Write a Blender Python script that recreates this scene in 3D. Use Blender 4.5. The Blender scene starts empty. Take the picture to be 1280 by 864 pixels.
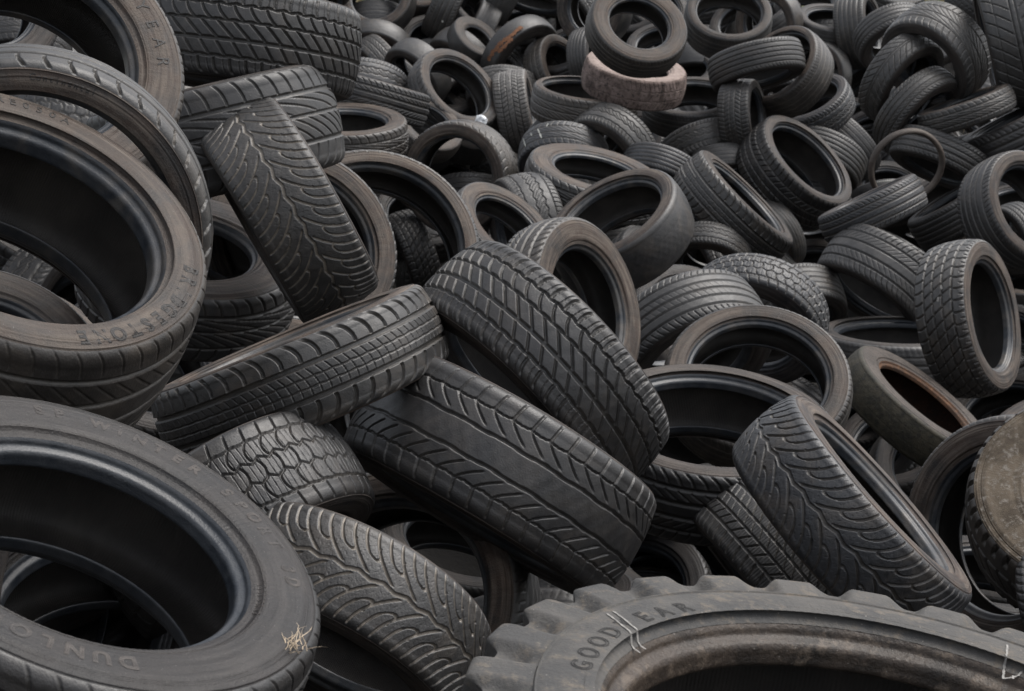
# A heap of scrap tyres under an overcast sky, built tyre by tyre.
import bpy, math, random
import numpy as np
from mathutils import Vector, Matrix, Quaternion, noise as mnoise

random.seed(7); RNG = np.random.RandomState(7)
scene = bpy.context.scene
COL = scene.collection
TAU = 2 * math.pi

# ------------------------------------------------------------------ materials
def new_mat(name):
    m = bpy.data.materials.new(name); m.use_nodes = True
    nt = m.node_tree; nt.nodes.clear()
    out = nt.nodes.new('ShaderNodeOutputMaterial'); b = nt.nodes.new('ShaderNodeBsdfPrincipled')
    nt.links.new(b.outputs[0], out.inputs[0])
    return m, nt, b
class NT:
    """small helper that writes node graphs as expressions"""
    def __init__(s, nt): s.nt = nt
    def n(s, t, **kw):
        x = s.nt.nodes.new(t)
        for k, v in kw.items(): setattr(x, k, v)
        return x
    def put(s, sock, v):
        if hasattr(v, 'is_output'): s.nt.links.new(v, sock)
        elif v is not None: sock.default_value = v
    def math(s, op, a, b=None, c=None, clamp=False):
        x = s.n('ShaderNodeMath', operation=op, use_clamp=clamp)
        s.put(x.inputs[0], a)
        if b is not None: s.put(x.inputs[1], b)
        if c is not None: s.put(x.inputs[2], c)
        return x.outputs[0]
    def ramp(s, f, a, b):           # smooth 0..1 between a and b
        x = s.n('ShaderNodeMapRange', interpolation_type='SMOOTHSTEP')
        s.put(x.inputs[0], f); x.inputs[1].default_value = a; x.inputs[2].default_value = b
        return x.outputs[0]
    def mix(s, f, a, b, blend='MIX'):
        x = s.n('ShaderNodeMix', data_type='RGBA', blend_type=blend)
        s.put(x.inputs[0], f)
        s.put(x.inputs[6], (*a, 1) if isinstance(a, tuple) and len(a) == 3 else a)
        s.put(x.inputs[7], (*b, 1) if isinstance(b, tuple) and len(b) == 3 else b)
        return x.outputs[2]
    def noise(s, vec, scale, detail=4, rough=.55, dist=0):
        x = s.n('ShaderNodeTexNoise'); s.put(x.inputs['Vector'], vec)
        x.inputs['Scale'].default_value = scale; x.inputs['Detail'].default_value = detail
        x.inputs['Roughness'].default_value = rough; x.inputs['Distortion'].default_value = dist
        return x.outputs[0]
    def vec(s):                     # part coordinates moved by a random amount per object
        tc = s.n('ShaderNodeTexCoord'); oi = s.n('ShaderNodeObjectInfo')
        k = s.n('ShaderNodeVectorMath', operation='MULTIPLY_ADD')
        c = s.n('ShaderNodeCombineXYZ')
        for i, f in enumerate((37., 91., 53.)):
            s.put(c.inputs[i], s.math('MULTIPLY', oi.outputs['Random'], f))
        a = s.n('ShaderNodeVectorMath', operation='ADD')
        s.put(a.inputs[0], tc.outputs['Object']); s.put(a.inputs[1], c.outputs[0])
        return a.outputs[0], tc.outputs['Object'], oi
    def polar(s, obj):              # radius and angle in the part's own plane
        x = s.n('ShaderNodeSeparateXYZ'); s.put(x.inputs[0], obj)
        r = s.math('SQRT', s.math('ADD', s.math('MULTIPLY', x.outputs[0], x.outputs[0]), s.math('MULTIPLY', x.outputs[1], x.outputs[1])))
        a = s.math('ARCTAN2', x.outputs[1], x.outputs[0])
        return r, a, x.outputs[2]
    def bump(s, h, strength, dist=.004):
        x = s.n('ShaderNodeBump'); x.inputs['Strength'].default_value = strength; x.inputs['Distance'].default_value = dist
        s.put(x.inputs['Height'], h); return x.outputs[0]

def rubber(name, kind):
    m, nt, b = new_mat(name); g = NT(nt)
    v, obj, oi = g.vec()
    tint = oi.outputs['Color']; dust = oi.outputs['Alpha']
    n1 = g.noise(v, 3.2, 6, .62, .6); n2 = g.noise(v, 14, 5, .65); n3 = g.noise(v, 90, 3, .6)
    r, a, z = g.polar(obj)
    if kind == 'tread':
        gr = g.n('ShaderNodeAttribute', attribute_name='groove').outputs['Fac']
        gm = g.n('ShaderNodeAttribute', attribute_name='grime', attribute_type='OBJECT').outputs['Fac']
        base = g.mix(g.ramp(n1, .3, .72), (.020, .0192, .0187), (.040, .0385, .0372))
        base = g.mix(g.math('MULTIPLY', g.ramp(n2, .5, .78), .5), base, (.062, .060, .057))
        base = g.mix(1., base, tint, 'MULTIPLY')
        # grey grit caught along the groove walls, groove shade painted as near-black bottoms elsewhere
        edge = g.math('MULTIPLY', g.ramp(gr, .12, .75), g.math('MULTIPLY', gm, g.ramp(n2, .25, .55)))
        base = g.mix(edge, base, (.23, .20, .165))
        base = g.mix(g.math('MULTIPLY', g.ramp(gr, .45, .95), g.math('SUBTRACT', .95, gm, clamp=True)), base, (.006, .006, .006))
        base = g.mix(g.math('MULTIPLY', g.math('MULTIPLY_ADD', dust, .45, .06), g.ramp(g.noise(v, 2.1, 6, .68, 1.2), .46, .70)), base, (.105, .086, .068))
        scr = g.math('MULTIPLY', g.ramp(g.noise(v, 26, 6, .78, 2.5), .62, .70), .35)
        base = g.mix(scr, base, (.13, .125, .118))
        spk = g.ramp(g.noise(v, 150, 1, .4), .74, .80)
        base = g.mix(g.math('MULTIPLY', spk, .35), base, (.28, .27, .25))
        b.inputs['Roughness'].default_value = .62
        g.put(b.inputs['Roughness'], g.math('MULTIPLY_ADD', n2, .34, .30))
        h = g.math('MULTIPLY_ADD', n3, .5, g.math('MULTIPLY', n2, .6))
        g.put(b.inputs['Normal'], g.bump(h, .28, .005))
        b.inputs['Specular IOR Level'].default_value = .72
    elif kind == 'side':
        st = g.n('ShaderNodeCombineXYZ')
        g.put(st.inputs[0], g.math('MULTIPLY', r, 26.)); g.put(st.inputs[1], g.math('MULTIPLY', a, 1.3)); g.put(st.inputs[2], g.math('MULTIPLY', oi.outputs['Random'], 77.))
        ring = g.noise(st.outputs[0], 1., 4, .6)           # rings of wear round the wall
        st2 = g.n('ShaderNodeCombineXYZ')
        g.put(st2.inputs[0], g.math('MULTIPLY', r, 3.)); g.put(st2.inputs[1], g.math('MULTIPLY', a, 30.)); g.put(st2.inputs[2], g.math('MULTIPLY', oi.outputs['Random'], 31.))
        rad = g.noise(st2.outputs[0], 1., 3, .6)           # radial weathering cracks
        base = g.mix(g.ramp(ring, .35, .7), (.016, .0155, .0155), (.030, .029, .029))
        base = g.mix(1., base, tint, 'MULTIPLY')
        film = g.math('MULTIPLY', dust, g.math('ADD', g.math('MULTIPLY', g.ramp(n1, .28, .66), .62), g.math('MULTIPLY', g.ramp(ring, .42, .72), .5)), clamp=True)
        brown = g.mix(g.ramp(g.math('MULTIPLY_ADD', ring, .6, g.math('MULTIPLY', n2, .4)), .38, .6), (.092, .059, .042), (.138, .112, .091))
        base = g.mix(film, base, brown)
        scr = g.math('MULTIPLY', g.ramp(g.noise(v, 34, 6, .75, 1.5), .63, .72), g.math('MULTIPLY_ADD', dust, .4, .12))
        base = g.mix(scr, base, (.2, .19, .175))
        spk = g.ramp(g.noise(v, 130, 1, .4), .75, .80)
        base = g.mix(g.math('MULTIPLY', spk, .4), base, (.3, .28, .26))
        g.put(b.inputs['Roughness'], g.math('MULTIPLY_ADD', film, .25, g.math('MULTIPLY_ADD', n2, .25, .42)))
        h = g.math('ADD', g.math('MULTIPLY', ring, .7), g.math('ADD', g.math('MULTIPLY', rad, .25), g.math('MULTIPLY', n3, .35)))
        g.put(b.inputs['Normal'], g.bump(h, .42, .008))
        b.inputs['Specular IOR Level'].default_value = .4
    elif kind == 'bead':
        base = g.mix(g.ramp(n2, .3, .7), (.014, .018, .024), (.034, .038, .044))  # bluish tint paints the sky's sheen into the bead
        base = g.mix(g.math('MULTIPLY', dust, g.ramp(n1, .4, .75)), base, (.10, .088, .075))
        g.put(b.inputs['Roughness'], g.math('MULTIPLY_ADD', n2, .25, .26))
        b.inputs['Specular IOR Level'].default_value = .55
        g.put(b.inputs['Normal'], g.bump(n3, .2, .004))
    else:
        base = g.mix(g.ramp(n1, .35, .7), (.036, .032, .029), (.062, .055, .048))
        x = g.math('SINE', g.math('MULTIPLY', a, 420.))
        g.put(b.inputs['Normal'], g.bump(g.math('ADD', g.math('MULTIPLY', x, .3), n3), .3, .004))
        b.inputs['Roughness'].default_value = .62
    g.put(b.inputs['Base Color'], base)
    return m

def special(name, c0, c1, c2, rough=.8, grooves=None):
    """rubber under a coat of clay, mud or rust"""
    m, nt, b = new_mat(name); g = NT(nt)
    v, obj, oi = g.vec()
    n1 = g.noise(v, 3.4, 7, .66, .8); n2 = g.noise(v, 18, 6, .7); n3 = g.noise(v, 95, 3, .6)
    base = g.mix(g.ramp(n1, .36, .62), c0, c1)
    base = g.mix(g.ramp(n2, .5, .68), base, c2)
    if grooves:
        gr = g.n('ShaderNodeAttribute', attribute_name='groove').outputs['Fac']
        base = g.mix(g.math('MULTIPLY', g.ramp(gr, .2, .9), .6), base, grooves)
    spk = g.ramp(g.noise(v, 120, 1, .4), .76, .80)
    base = g.mix(g.math('MULTIPLY', spk, .4), base, (.4, .37, .33))
    g.put(b.inputs['Base Color'], base)
    b.inputs['Roughness'].default_value = rough; b.inputs['Specular IOR Level'].default_value = .3
    g.put(b.inputs['Normal'], g.bump(g.math('ADD', n2, g.math('MULTIPLY', n3, .5)), .38, .007))
    return m
def plain(name, col, rough=.7, var=.25, scale=20):
    m, nt, b = new_mat(name); g = NT(nt)
    v, obj, oi = g.vec()
    n = g.noise(v, scale, 4, .6)
    g.put(b.inputs['Base Color'], g.mix(g.ramp(n, .3, .7), tuple(c * (1 - var) for c in col), tuple(c * (1 + var) for c in col)))
    b.inputs['Roughness'].default_value = rough
    return m

MAT = {
 'tread': rubber('tread_rubber', 'tread'), 'side': rubber('sidewall_rubber', 'side'),
 'bead': rubber('bead_rubber', 'bead'), 'liner': rubber('liner_rubber', 'liner'),
 'dusty': special('dusty_grey_rubber', (.064, .063, .062), (.096, .091, .085), (.135, .117, .097)),
 'dusty_bead': special('dusty_bead_rubber', (.022, .018, .015), (.060, .046, .036), (.11, .086, .066), .42),
 'mud': special('mud_on_rubber', (.060, .047, .034), (.115, .092, .068), (.18, .162, .14), .9),
 'clay': special('clay_on_rubber', (.105, .078, .068), (.26, .20, .178), (.028, .0265, .026), .9, (.10, .08, .07)),
 'clay_side': special('clay_on_sidewall', (.25, .20, .18), (.33, .265, .235), (.17, .13, .11), .9),
 'olive': special('weathered_olive_rubber', (.034, .032, .024), (.062, .054, .038), (.022, .021, .019), .6),
 'brownside': special('brown_weathered_rubber', (.055, .046, .040), (.088, .073, .063), (.04, .034, .03), .65),
 'rust': special('rusty_bead', (.12, .062, .034), (.065, .042, .030), (.16, .085, .046), .85),
 'rust_liner': special('rusty_liner', (.036, .017, .010), (.022, .013, .009), (.055, .023, .012), .85),
 'orange': plain('orange_rust_stain', (.17, .075, .036), .85, .4, 30),
 'chalk': plain('chalk', (.25, .24, .225), .9, .3, 60),
 'white_paint_and_gleam': plain('white_paint_and_gleam', (.62, .62, .56), .7, .2, 60),
 'letter': plain('dark_moulded_rubber', (.017, .016, .015), .7),
 'scrap': plain('white_plastic', (.72, .74, .76), .35, .12, 8),
 'straw': plain('dry_straw', (.46, .37, .27), .85, .3, 40),
}
TINT = {'dark': (.72, .72, .75), 'mid': (1, 1, 1), 'grey': (1.28, 1.28, 1.29), 'blue': (.95, 1.02, 1.16), 'brown': (1.1, 1.0, .92),
        'pale': (3.9, 3.8, 3.65), 'dustgroove': (.95, .95, .96), 'clay': (1, 1, 1), 'mud': (1.2, 1.1, 1.0), 'rust': (1, 1, 1), 'claycoat': (1, 1, 1), 'orange': (1.1, 1.1, 1.1)}
GRIME = {'dustgroove': 1.0, 'blue': .45, 'brown': .4, 'pale': .0, 'dark': .25, 'mid': .35, 'grey': .2}

# ------------------------------------------------------------------ tread patterns
def sm(a, b, x):
    t = np.clip((x - a) / (b - a), 0, 1); return t * t * (3 - 2 * t)
def cut(d, w): return 1 - sm(w * .70, w * 1.12, d)          # groove of half width w at distance d
def tri(x): return 2 * np.abs(2 * (x - np.floor(x + .5))) - 1
def near(x): return np.abs((x + .5) % 1. - .5)
WID = [.64]
def slots(U, t, v0, v1, n, slant, curve, w, dep=1, ph=0):
    m = sm(v0 - .03, v0 + .03, t) * (1 - sm(v1 - .03, v1 + .03, t)) if v0 > -1 else 1 - sm(v1 - .03, v1 + .03, t)
    if v1 >= 1: m = sm(v0 - .03, v0 + .03, t)
    q = (t - (v0 + v1) / 2) / ((v1 - v0) / 2)
    hw = (v1 - v0) / 2 * .5 * WID[0]
    sl = (slant + 2 * curve * q) / hw * TAU / n
    return dep * m * cut(near(U * n + slant * q + curve * q * q + ph) * TAU / n / np.sqrt(1 + sl ** 2), w)
def line(U, t, v, w, W, amp=0, n=30, dep=1): return dep * cut(np.abs(t - v - amp * tri(U * n)) * .5 * W, w)
def along(ph, W, w):
    """groove of true half width w along the integer levels of a phase field"""
    nu, nt = ph.shape
    gu = (ph[1:2] - ph[0:1]) / (TAU / nu)
    gy = np.gradient(ph, axis=1) / (2 / (nt - 1) * .5 * W)
    return cut(near(ph) / np.sqrt(gu ** 2 + gy ** 2 + 1e-9), w)
def mx(*a):
    r = a[0]
    for b in a[1:]: r = np.maximum(r, b)
    return r
def pattern(style, U, t, W):
    WID[0] = W
    s = np.abs(t); sg = np.sign(t); S = lambda *k: slots(U, t, *k); L = lambda v, w, *k: line(U, t, v, w, W, *k)
    if style == 'rib':
        return mx(L(-.56, .016), L(-.18, .018), L(.2, .018), L(.57, .016), S(.62, 1, 62, .5, .2, .008), S(-1, -.62, 62, -.5, .2, .008),
                  S(.25, .5, 62, .6, 0, .005, .6, .3), S(-.5, -.25, 62, -.6, 0, .005, .6, .6)), .020
    if style == 'worn':
        return mx(L(-.56, .013), L(-.18, .015), L(.2, .015), L(.57, .013), S(.64, 1, 54, .25, .1, .005, .45), S(-1, -.64, 54, -.25, .1, .005, .45), S(.25, .5, 54, .6, 0, .004, .4, .3), S(-.5, -.25, 54, -.6, 0, .004, .4, .6)), .017
    if style == 'ribs5':
        return mx(L(-.62, .014), L(-.3, .015), L(0, .015), L(.3, .015), L(.62, .014), S(.68, 1, 74, .35, 0, .007, .8), S(-1, -.68, 74, -.35, 0, .007, .8),
                  S(-.3, .3, 74, .7, 0, .004, .35)), .019
    if style == 'slots':
        return mx(L(-.45, .016), L(.05, .012), L(.48, .016), S(.52, 1, 44, .3, .15, .011), S(-1, -.5, 44, -.3, .15, .011), S(-.42, .02, 44, 1.1, .2, .007, .7), S(.1, .42, 22, .9, .2, .007, .7, .4)), .015
    if style == 'shoulder':
        return mx(L(-.5, .014), L(-.2, .016), L(.15, .016), L(.5, .016), S(.58, 1, 46, .15, .1, .011), S(-1, -.58, 46, -.2, .1, .011)), .022
    if style == 'ribslot':
        return mx(L(-.36, .016), L(.38, .016), S(.46, 1, 50, .35, .25, .013), S(-1, -.44, 50, -.35, .25, .013), S(-.3, .3, 100, .35, .3, .0035, .4), L(.1, .005, .004, 50, .5), L(-.12, .005, .004, 50, .5)), .022
    if style == 'vee':
        return mx(L(-.54, .010, .018, 50), L(-.2, .010, .008, 50), L(.20, .015), L(.56, .012, .012, 50), S(.58, 1, 50, .2, .12, .011), S(.24, .54, 50, .32, 0, .010, 1, .3), S(-.18, .18, 50, .55, 0, .010, 1, .5),
                  S(-.52, -.22, 50, .30, .1, .010, 1, .1), S(-1, -.56, 50, -.15, .15, .012, 1, .4), S(-1, -.56, 100, -.3, .2, .004, .5, .1), S(.6, 1, 100, .4, .2, .004, .5, .2)), .021
    if style == 'cslot':
        band = mx(L(.24, .010, .012, 22), L(-.24, .010, .012, 22))
        wob = .010 * np.cos(TAU * U * 48)
        ring = mx(cut(np.abs(t - .60 - wob) * .5 * W, .006), cut(np.abs(t + .60 + wob) * .5 * W, .006))
        q = np.clip((s - .28) / .34, 0, 1)
        sweep = along(U * 48 + 1.25 * (1 - q) ** 1.3, W, .0058) * sm(.30, .36, s) * (1 - sm(.60, .64, s))
        sh = cut(near(U * 48 + .25 * (s - .6) / .4) * TAU / 48, .010) * sm(.58, .64, s)
        return mx(band, ring, sweep, sh * .8), .017
    if style in ('snow', 'snow_turned'):
        n = 34
        if style == 'snow_turned': U = -U
        half = np.where(t > 0, .5, 0.)
        c = L(0, .013, .035, n)
        q = np.clip(s, 0, 1)
        arm = U * n + 1.5 * (1 - q) ** 1.9 + half
        a1 = along(arm, W, .0088) * sm(.05, .10, s)
        a2 = along(arm + .5, W, .0088) * sm(.45, .50, s)
        f = (arm % 1.); g = (f - .25) / .25
        inb = (np.abs(g) < 1.02)
        cap = .50 - .14 * np.sqrt(np.clip(1 - g * g, 0, 1))
        u = cut(np.minimum(np.abs(s - cap) * .5 * W, np.abs(np.abs(g) - np.sqrt(np.clip(1 - ((.50 - s) / .14) ** 2, 0, 1))) * .25 * TAU / n + 9 * ((s > .50) | (s < .36))), .0085) * inb * (s < .51)
        lk = cut(np.abs(s - .60) * .5 * W, .006) * ((f > .90) | (f < .06)) * .8 + cut(np.abs(s - .3) * .5 * W, .006) * ((f > .92) | (f < .05)) * .8
        sip = cut(near(U * n * 6 + 3 * s + .3 * np.sin(s * 40)) * TAU / (n * 6), .0032) * .3 * (np.sin(s * 58 + 2 * np.sin(TAU * U * n * 2)) > .35)
        return np.clip(mx(c, a1, a2, u, lk, sip * .5), 0, 1), .016
    if style == 'block':
        return mx(L(-.60, .009, .012, 46), L(-.2, .008, .05, 46), L(.2, .008, .05, 46), L(.60, .009, .012, 46), S(.62, 1, 46, .12, 0, .009), S(-1, -.62, 46, -.12, 0, .009),
                  S(.2, .60, 46, .12, .22, .008, 1, .5), S(-.2, .2, 46, 0, -.18, .008, 1, .0), S(-.60, -.2, 46, -.12, .22, .008, 1, .5), S(-.60, .60, 138, .2, 0, .003, .3)), .020
    if style == 'grid':
        return mx(L(-.55, .012), L(-.18, .009), L(.18, .009), L(.55, .012), S(.58, 1, 40, .1, .1, .013), S(-1, -.58, 40, .1, .1, .013), S(-.55, .55, 40, .9, .0, .010, 1, .3), S(.8, 1, 80, 0, 0, .008, .7)), .028
    if style == 'ms':
        return mx(L(-.5, .013), L(-.16, .011), L(.16, .011), L(.5, .013), S(-.48, -.18, 54, .35, 0, .010, 1), S(.18, .48, 54, -.35, 0, .010, 1, .5), S(-.14, .14, 54, .3, 0, .006, .7, .2),
                  S(.54, 1, 54, .2, 0, .011), S(-1, -.54, 54, -.2, 0, .011), S(-1, 1, 216, .2, 0, .003, .3)), .024
    if style == 'wave':
        return mx(L(-.6, .013), L(-.25, .012, .05, 34), L(.15, .012, .05, 34), L(.55, .013, .02, 34), S(.6, 1, 68, .4, .2, .008, .9), S(-1, -.62, 68, -.4, .2, .008, .9), S(-.22, .12, 68, .9, .3, .006, .7)), .020
    if style == 'feather':
        q = np.clip(s, 0, 1)
        a1 = along(U * 36 + 1.9 * (1 - q) ** 1.2, W, .009) * sm(.12, .2, s)
        return mx(L(-.08, .010), L(.1, .010), a1 * .9, cut(np.abs(s - .62) * .5 * W, .006)), .021
    if style == 'fine':
        return mx(L(-.5, .010, 0, 1, .7), L(-.16, .010, 0, 1, .7), L(.18, .010, 0, 1, .7), L(.52, .010, 0, 1, .7), S(.6, 1, 84, .3, 0, .006, .6), S(-1, -.6, 84, -.3, 0, .006, .6)), .012
    if style == 'clay':
        return mx(L(-.3, .012, .03, 40, .6), L(.3, .012, .03, 40, .6), S(.4, 1, 70, .3, 0, .007, .7), S(-1, -.4, 70, -.3, 0, .007, .7)), .014
    if style == 'truck':
        return mx(L(-.3, .016), L(.3, .016), S(.62, 1, 46, 0, 0, .024), S(-1, -.62, 46, 0, 0, .024), S(-.28, .28, 46, .6, 0, .01)), .04
    if style == 'lug':
        n = 28
        arm = U * n + np.where(t > 0, .5, 0) + .75 * (1 - s) ** 1.2
        f = near(arm)
        lug = (1 - sm(.20, .46, f)) * sm(-.02, .10, s + .08)
        return 1 - lug, .044
    return mx(S(-1, 1, 3, .1, 0, .003, .3), L(.3, .006, 0, 1, .25), L(-.3, .006, 0, 1, .25)), .006       # bald

# ------------------------------------------------------------------ tyre meshes (unit outer radius, axis along z)
def mesh_grid(name, X, close_u=True, attr=None, smooth=True):
    """X: (nu, nv, 3) points, the first index running round the tyre"""
    nu, nv, _ = X.shape
    me = bpy.data.meshes.new(name)
    i = np.arange(nu); j = np.arange(nv - 1); i2 = (i + 1) % nu
    a = i[:, None] * nv + j; b = i2[:, None] * nv + j
    q = np.stack([a, b, b + 1, a + 1], -1).reshape(-1, 4)
    me.vertices.add(nu * nv); me.vertices.foreach_set('co', X.reshape(-1).astype(np.float32))
    me.loops.add(q.size); me.loops.foreach_set('vertex_index', q.reshape(-1).astype(np.int32))
    me.polygons.add(len(q)); me.polygons.foreach_set('loop_start', np.arange(0, q.size, 4, dtype=np.int32))
    me.polygons.foreach_set('use_smooth', np.ones(len(q), dtype=bool))
    if attr is not None:
        at = me.attributes.new('groove', 'FLOAT', 'POINT'); at.data.foreach_set('value', attr.reshape(-1).astype(np.float32))
    me.update(calc_edges=True); me.validate(); me['columns'] = nv
    return me
def spin(A, r, z, wob=None):
    r = np.broadcast_to(r, (len(A), np.shape(r)[-1])); z = np.broadcast_to(z, r.shape)
    return np.stack([r * np.cos(A)[:, None], r * np.sin(A)[:, None], z], -1)
def spline(pts, n):
    """Catmull-Rom through (r, z) control points, n samples per span"""
    p = np.array([pts[0]] + list(pts) + [pts[-1]], float); out = []
    for k in range(1, len(p) - 2):
        for u in np.linspace(0, 1, n, endpoint=False):
            a, b, c, d = p[k - 1:k + 3]
            out.append(.5 * (2 * b + (c - a) * u + (2 * a - 5 * b + 4 * c - d) * u * u + (3 * b - a - 3 * c + d) * u ** 3))
    out.append(p[-2]); return np.array(out)
def sag(A, seed):
    """slow bulges of a tyre that has lain in a heap for years"""
    r = np.random.RandomState(seed)
    return sum(r.uniform(-1, 1) * np.cos(k * A + r.uniform(0, TAU)) / k for k in (2, 3, 4, 5)) * .006
MESHES = {}
def tyre_meshes(style, level, W, H, seed, coat=''):
    key = (style, level, round(W, 2), round(H, 2), seed, coat)
    if key in MESHES: return MESHES[key]
    nu, nt, ns = {3: (1500, 128, 9), 2: (880, 84, 7), 1: (440, 46, 4), 0: (220, 26, 3), -1: (64, 15, 1)}[level]
    A = np.arange(nu) / nu * TAU; U = (A / TAU)[:, None]
    lug = style == 'lug'
    rs = .83 if lug else .93
    w0 = sag(A, seed)[:, None]; dz = sag(A, seed + 1)[:, None] * 1.4
    # tread: crown between two rounded shoulders
    t = np.linspace(-1, 1, nt)[None, :]; s = np.abs(t); sg = np.sign(t)
    k = .80 if lug else .74
    ang = np.clip((s - k) / (1 - k), 0, 1) * math.radians(72)
    hr = ((.985 if lug else .972) - rs) / (1 - math.cos(math.radians(72))); hz = (.075 * W if lug else .105 * W) / math.sin(math.radians(72)); rk = .985 if lug else .972
    r = np.where(s < k, 1 - (1 - rk) * (s / k) ** 2.2, rk - hr * (1 - np.cos(ang)))
    z = sg * np.where(s < k, s / k * (.40 if lug else .37) * W, (.40 if lug else .37) * W + hz * np.sin(ang))
    if lug:
        u = np.clip((s - k) / (1 - k), 0, 1)
        r = np.where(s < k, r, .985 - (.985 - rs) * u ** 2.2); z = sg * np.where(s < k, s / k * .425 * W, .425 * W + .055 * W * (1 - (1 - u) ** 2.2)) 
    G, dep = pattern(style, U, t, W)
    fade = 1 - sm(.90, 1.0, s) if not lug else 1 - .8 * sm(.95, 1.0, s)
    # worn edges: broad slow unevenness and small nicks
    nick = (np.sin(23 * A)[:, None] * np.sin(9 * t + 3 * np.sin(5 * A)[:, None]) + np.sin(61 * A + seed)[:, None] * np.cos(17 * t)) * .0009
    D = -G * dep * fade + nick * (1 - s)
    X = spin(A, r + w0 + D * np.cos(ang * (s >= k)), z + dz + D * np.sin(ang) * sg)
    tread = mesh_grid('tread', X, attr=np.broadcast_to(G * fade, (nu, nt)))
    # side walls, beads
    n = ns
    side = spline([(rs, .475 * W), (rs - .012, .483 * W), (rs - .05, .497 * W), ((rs + .82) / 2 - .03, .502 * W), ((.80 + H + .055) / 2, .492 * W), (H + .095, .468 * W), (H + .055, .445 * W)], n)
    if lug: side = spline([(.83, .475 * W), (.815, .486 * W), (.78, .497 * W), (.735, .501 * W), (.69, .499 * W), (H + .095, .490 * W), (H + .055, .447 * W)], n)
    q = np.linspace(0, 1, len(side))
    def ridge(c, w, h): return h * np.exp(-((q - c) / w) ** 2)
    if lug: side[:, 1] += ridge(.06, .025, .008) + ridge(.82, .03, .006)
    elif style == 'truck': side[:, 1] += ridge(.10, .02, .010) + ridge(.22, .015, .008) + ridge(.36, .02, -.008) + ridge(.5, .02, .009) + ridge(.72, .03, -.012) + ridge(.85, .03, .014)
    else: side[:, 1] += ridge(.13, .018, .006) + ridge(.30, .012, .003) - ridge(.335, .012, .003) + ridge(.80, .03, .009) + ridge(.88, .012, -.005)
    bead = spline([(H + .055, .445 * W), (H + .046, .428 * W), (H + .040, .405 * W), (H + .028, .393 * W), (H + .014, .382 * W), (H + .006, .362 * W), (H + .003, .33 * W), (H, .295 * W), (H + .006, .280 * W), (H + .016, .285 * W)], max(2, n // 2))
    out = {'tread': tread}
    f = np.linspace(1, .25, len(side))[None, :]
    cr = (np.sin(A * 140 + 9 * np.sin(A * 7))[:, None] * .0006 if level > 1 else 0.)
    for nm, sgn in (('sidewall', 1), ('sidewall_back', -1)):
        X = spin(A, side[None, :, 0] + w0 * f, (side[None, :, 1] * sgn + dz * f + cr * sgn * (1 - f)))
        out[nm] = mesh_grid('sidewall', X if sgn > 0 else X[:, ::-1])
    for nm, sgn in (('bead', 1), ('bead_back', -1)):
        X = spin(A[::1 if level < 3 else 2], bead[None, :, 0] + w0[::1 if level < 3 else 2] * .25, bead[None, :, 1] * sgn + dz[::1 if level < 3 else 2] * .25)
        out[nm] = mesh_grid('bead', X if sgn > 0 else X[:, ::-1])
    i = H + .016
    lin = spline([(i, .285 * W), (H + .05, .36 * W), ((H + .93) / 2, .43 * W), (.87, .42 * W), (.915, .33 * W), (.928, .12 * W), (.928, -.12 * W), (.915, -.33 * W), (.87, -.42 * W), ((H + .93) / 2, -.43 * W), (H + .05, -.36 * W), (i, -.285 * W)], max(2, n // 2))
    if lug: lin[:, 0] = np.where(lin[:, 0] > .78, .78 + (lin[:, 0] - .78) * .3, lin[:, 0])
    st = 2 if level > 1 else 1
    out['inner_liner'] = mesh_grid('inner_liner', spin(A[::st], lin[None, :, 0] + w0[::st] * .6, lin[None, :, 1] + dz[::st] * .6))
    MESHES[key] = out
    return out

def link(o, parent=None):
    COL.objects.link(o)
    if parent: o.parent = parent
    return o
GROUP = 'used tyres in the open heap'
def make_tyre(loc, axis, R, W, H, style, dust, tint, label, level, seed, group=GROUP, mats=None):
    axis = Vector(axis).normalized(); loc = Vector(loc)
    q = Vector((0, 0, 1)).rotation_difference(axis)
    low = R * (math.sqrt(max(0, 1 - axis.z ** 2)) + .45 * W * abs(axis.z))
    base = loc - Vector((0, 0, low))
    root = bpy.data.objects.new('tractor_tyre' if style == 'lug' else 'truck_tyre' if style == 'truck' else 'tyre', None)
    root.empty_display_size = .1; root.location = base
    root['label'] = label; root['category'] = 'tyre'; root['group'] = group
    link(root)
    mats = mats or {}
    ms = tyre_meshes(style, level, W, H, seed, str(sorted(mats.items())))
    vary = random.Random(int(abs(loc.x * 977 + loc.y * 131 + loc.z * 59) * 10)).choice((.8, .9, 1, 1.1, 1.25, 1.4)) if level < 3 and tint != 'pale' else 1
    dust = min(1, dust * 1.05 + .04)
    parts = {}
    for nm in ('tread', 'sidewall', 'sidewall_back', 'bead', 'bead_back', 'inner_liner'):
        me = ms[nm]
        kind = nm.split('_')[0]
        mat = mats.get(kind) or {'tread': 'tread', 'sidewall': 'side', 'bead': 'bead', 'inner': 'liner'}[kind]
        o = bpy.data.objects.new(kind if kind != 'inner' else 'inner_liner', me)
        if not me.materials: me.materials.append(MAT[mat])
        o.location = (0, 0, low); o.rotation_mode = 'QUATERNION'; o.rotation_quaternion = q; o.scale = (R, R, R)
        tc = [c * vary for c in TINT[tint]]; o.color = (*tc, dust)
        o['grime'] = GRIME.get(tint, .3)
        link(o, root); parts[nm] = o
    return root, parts

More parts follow.
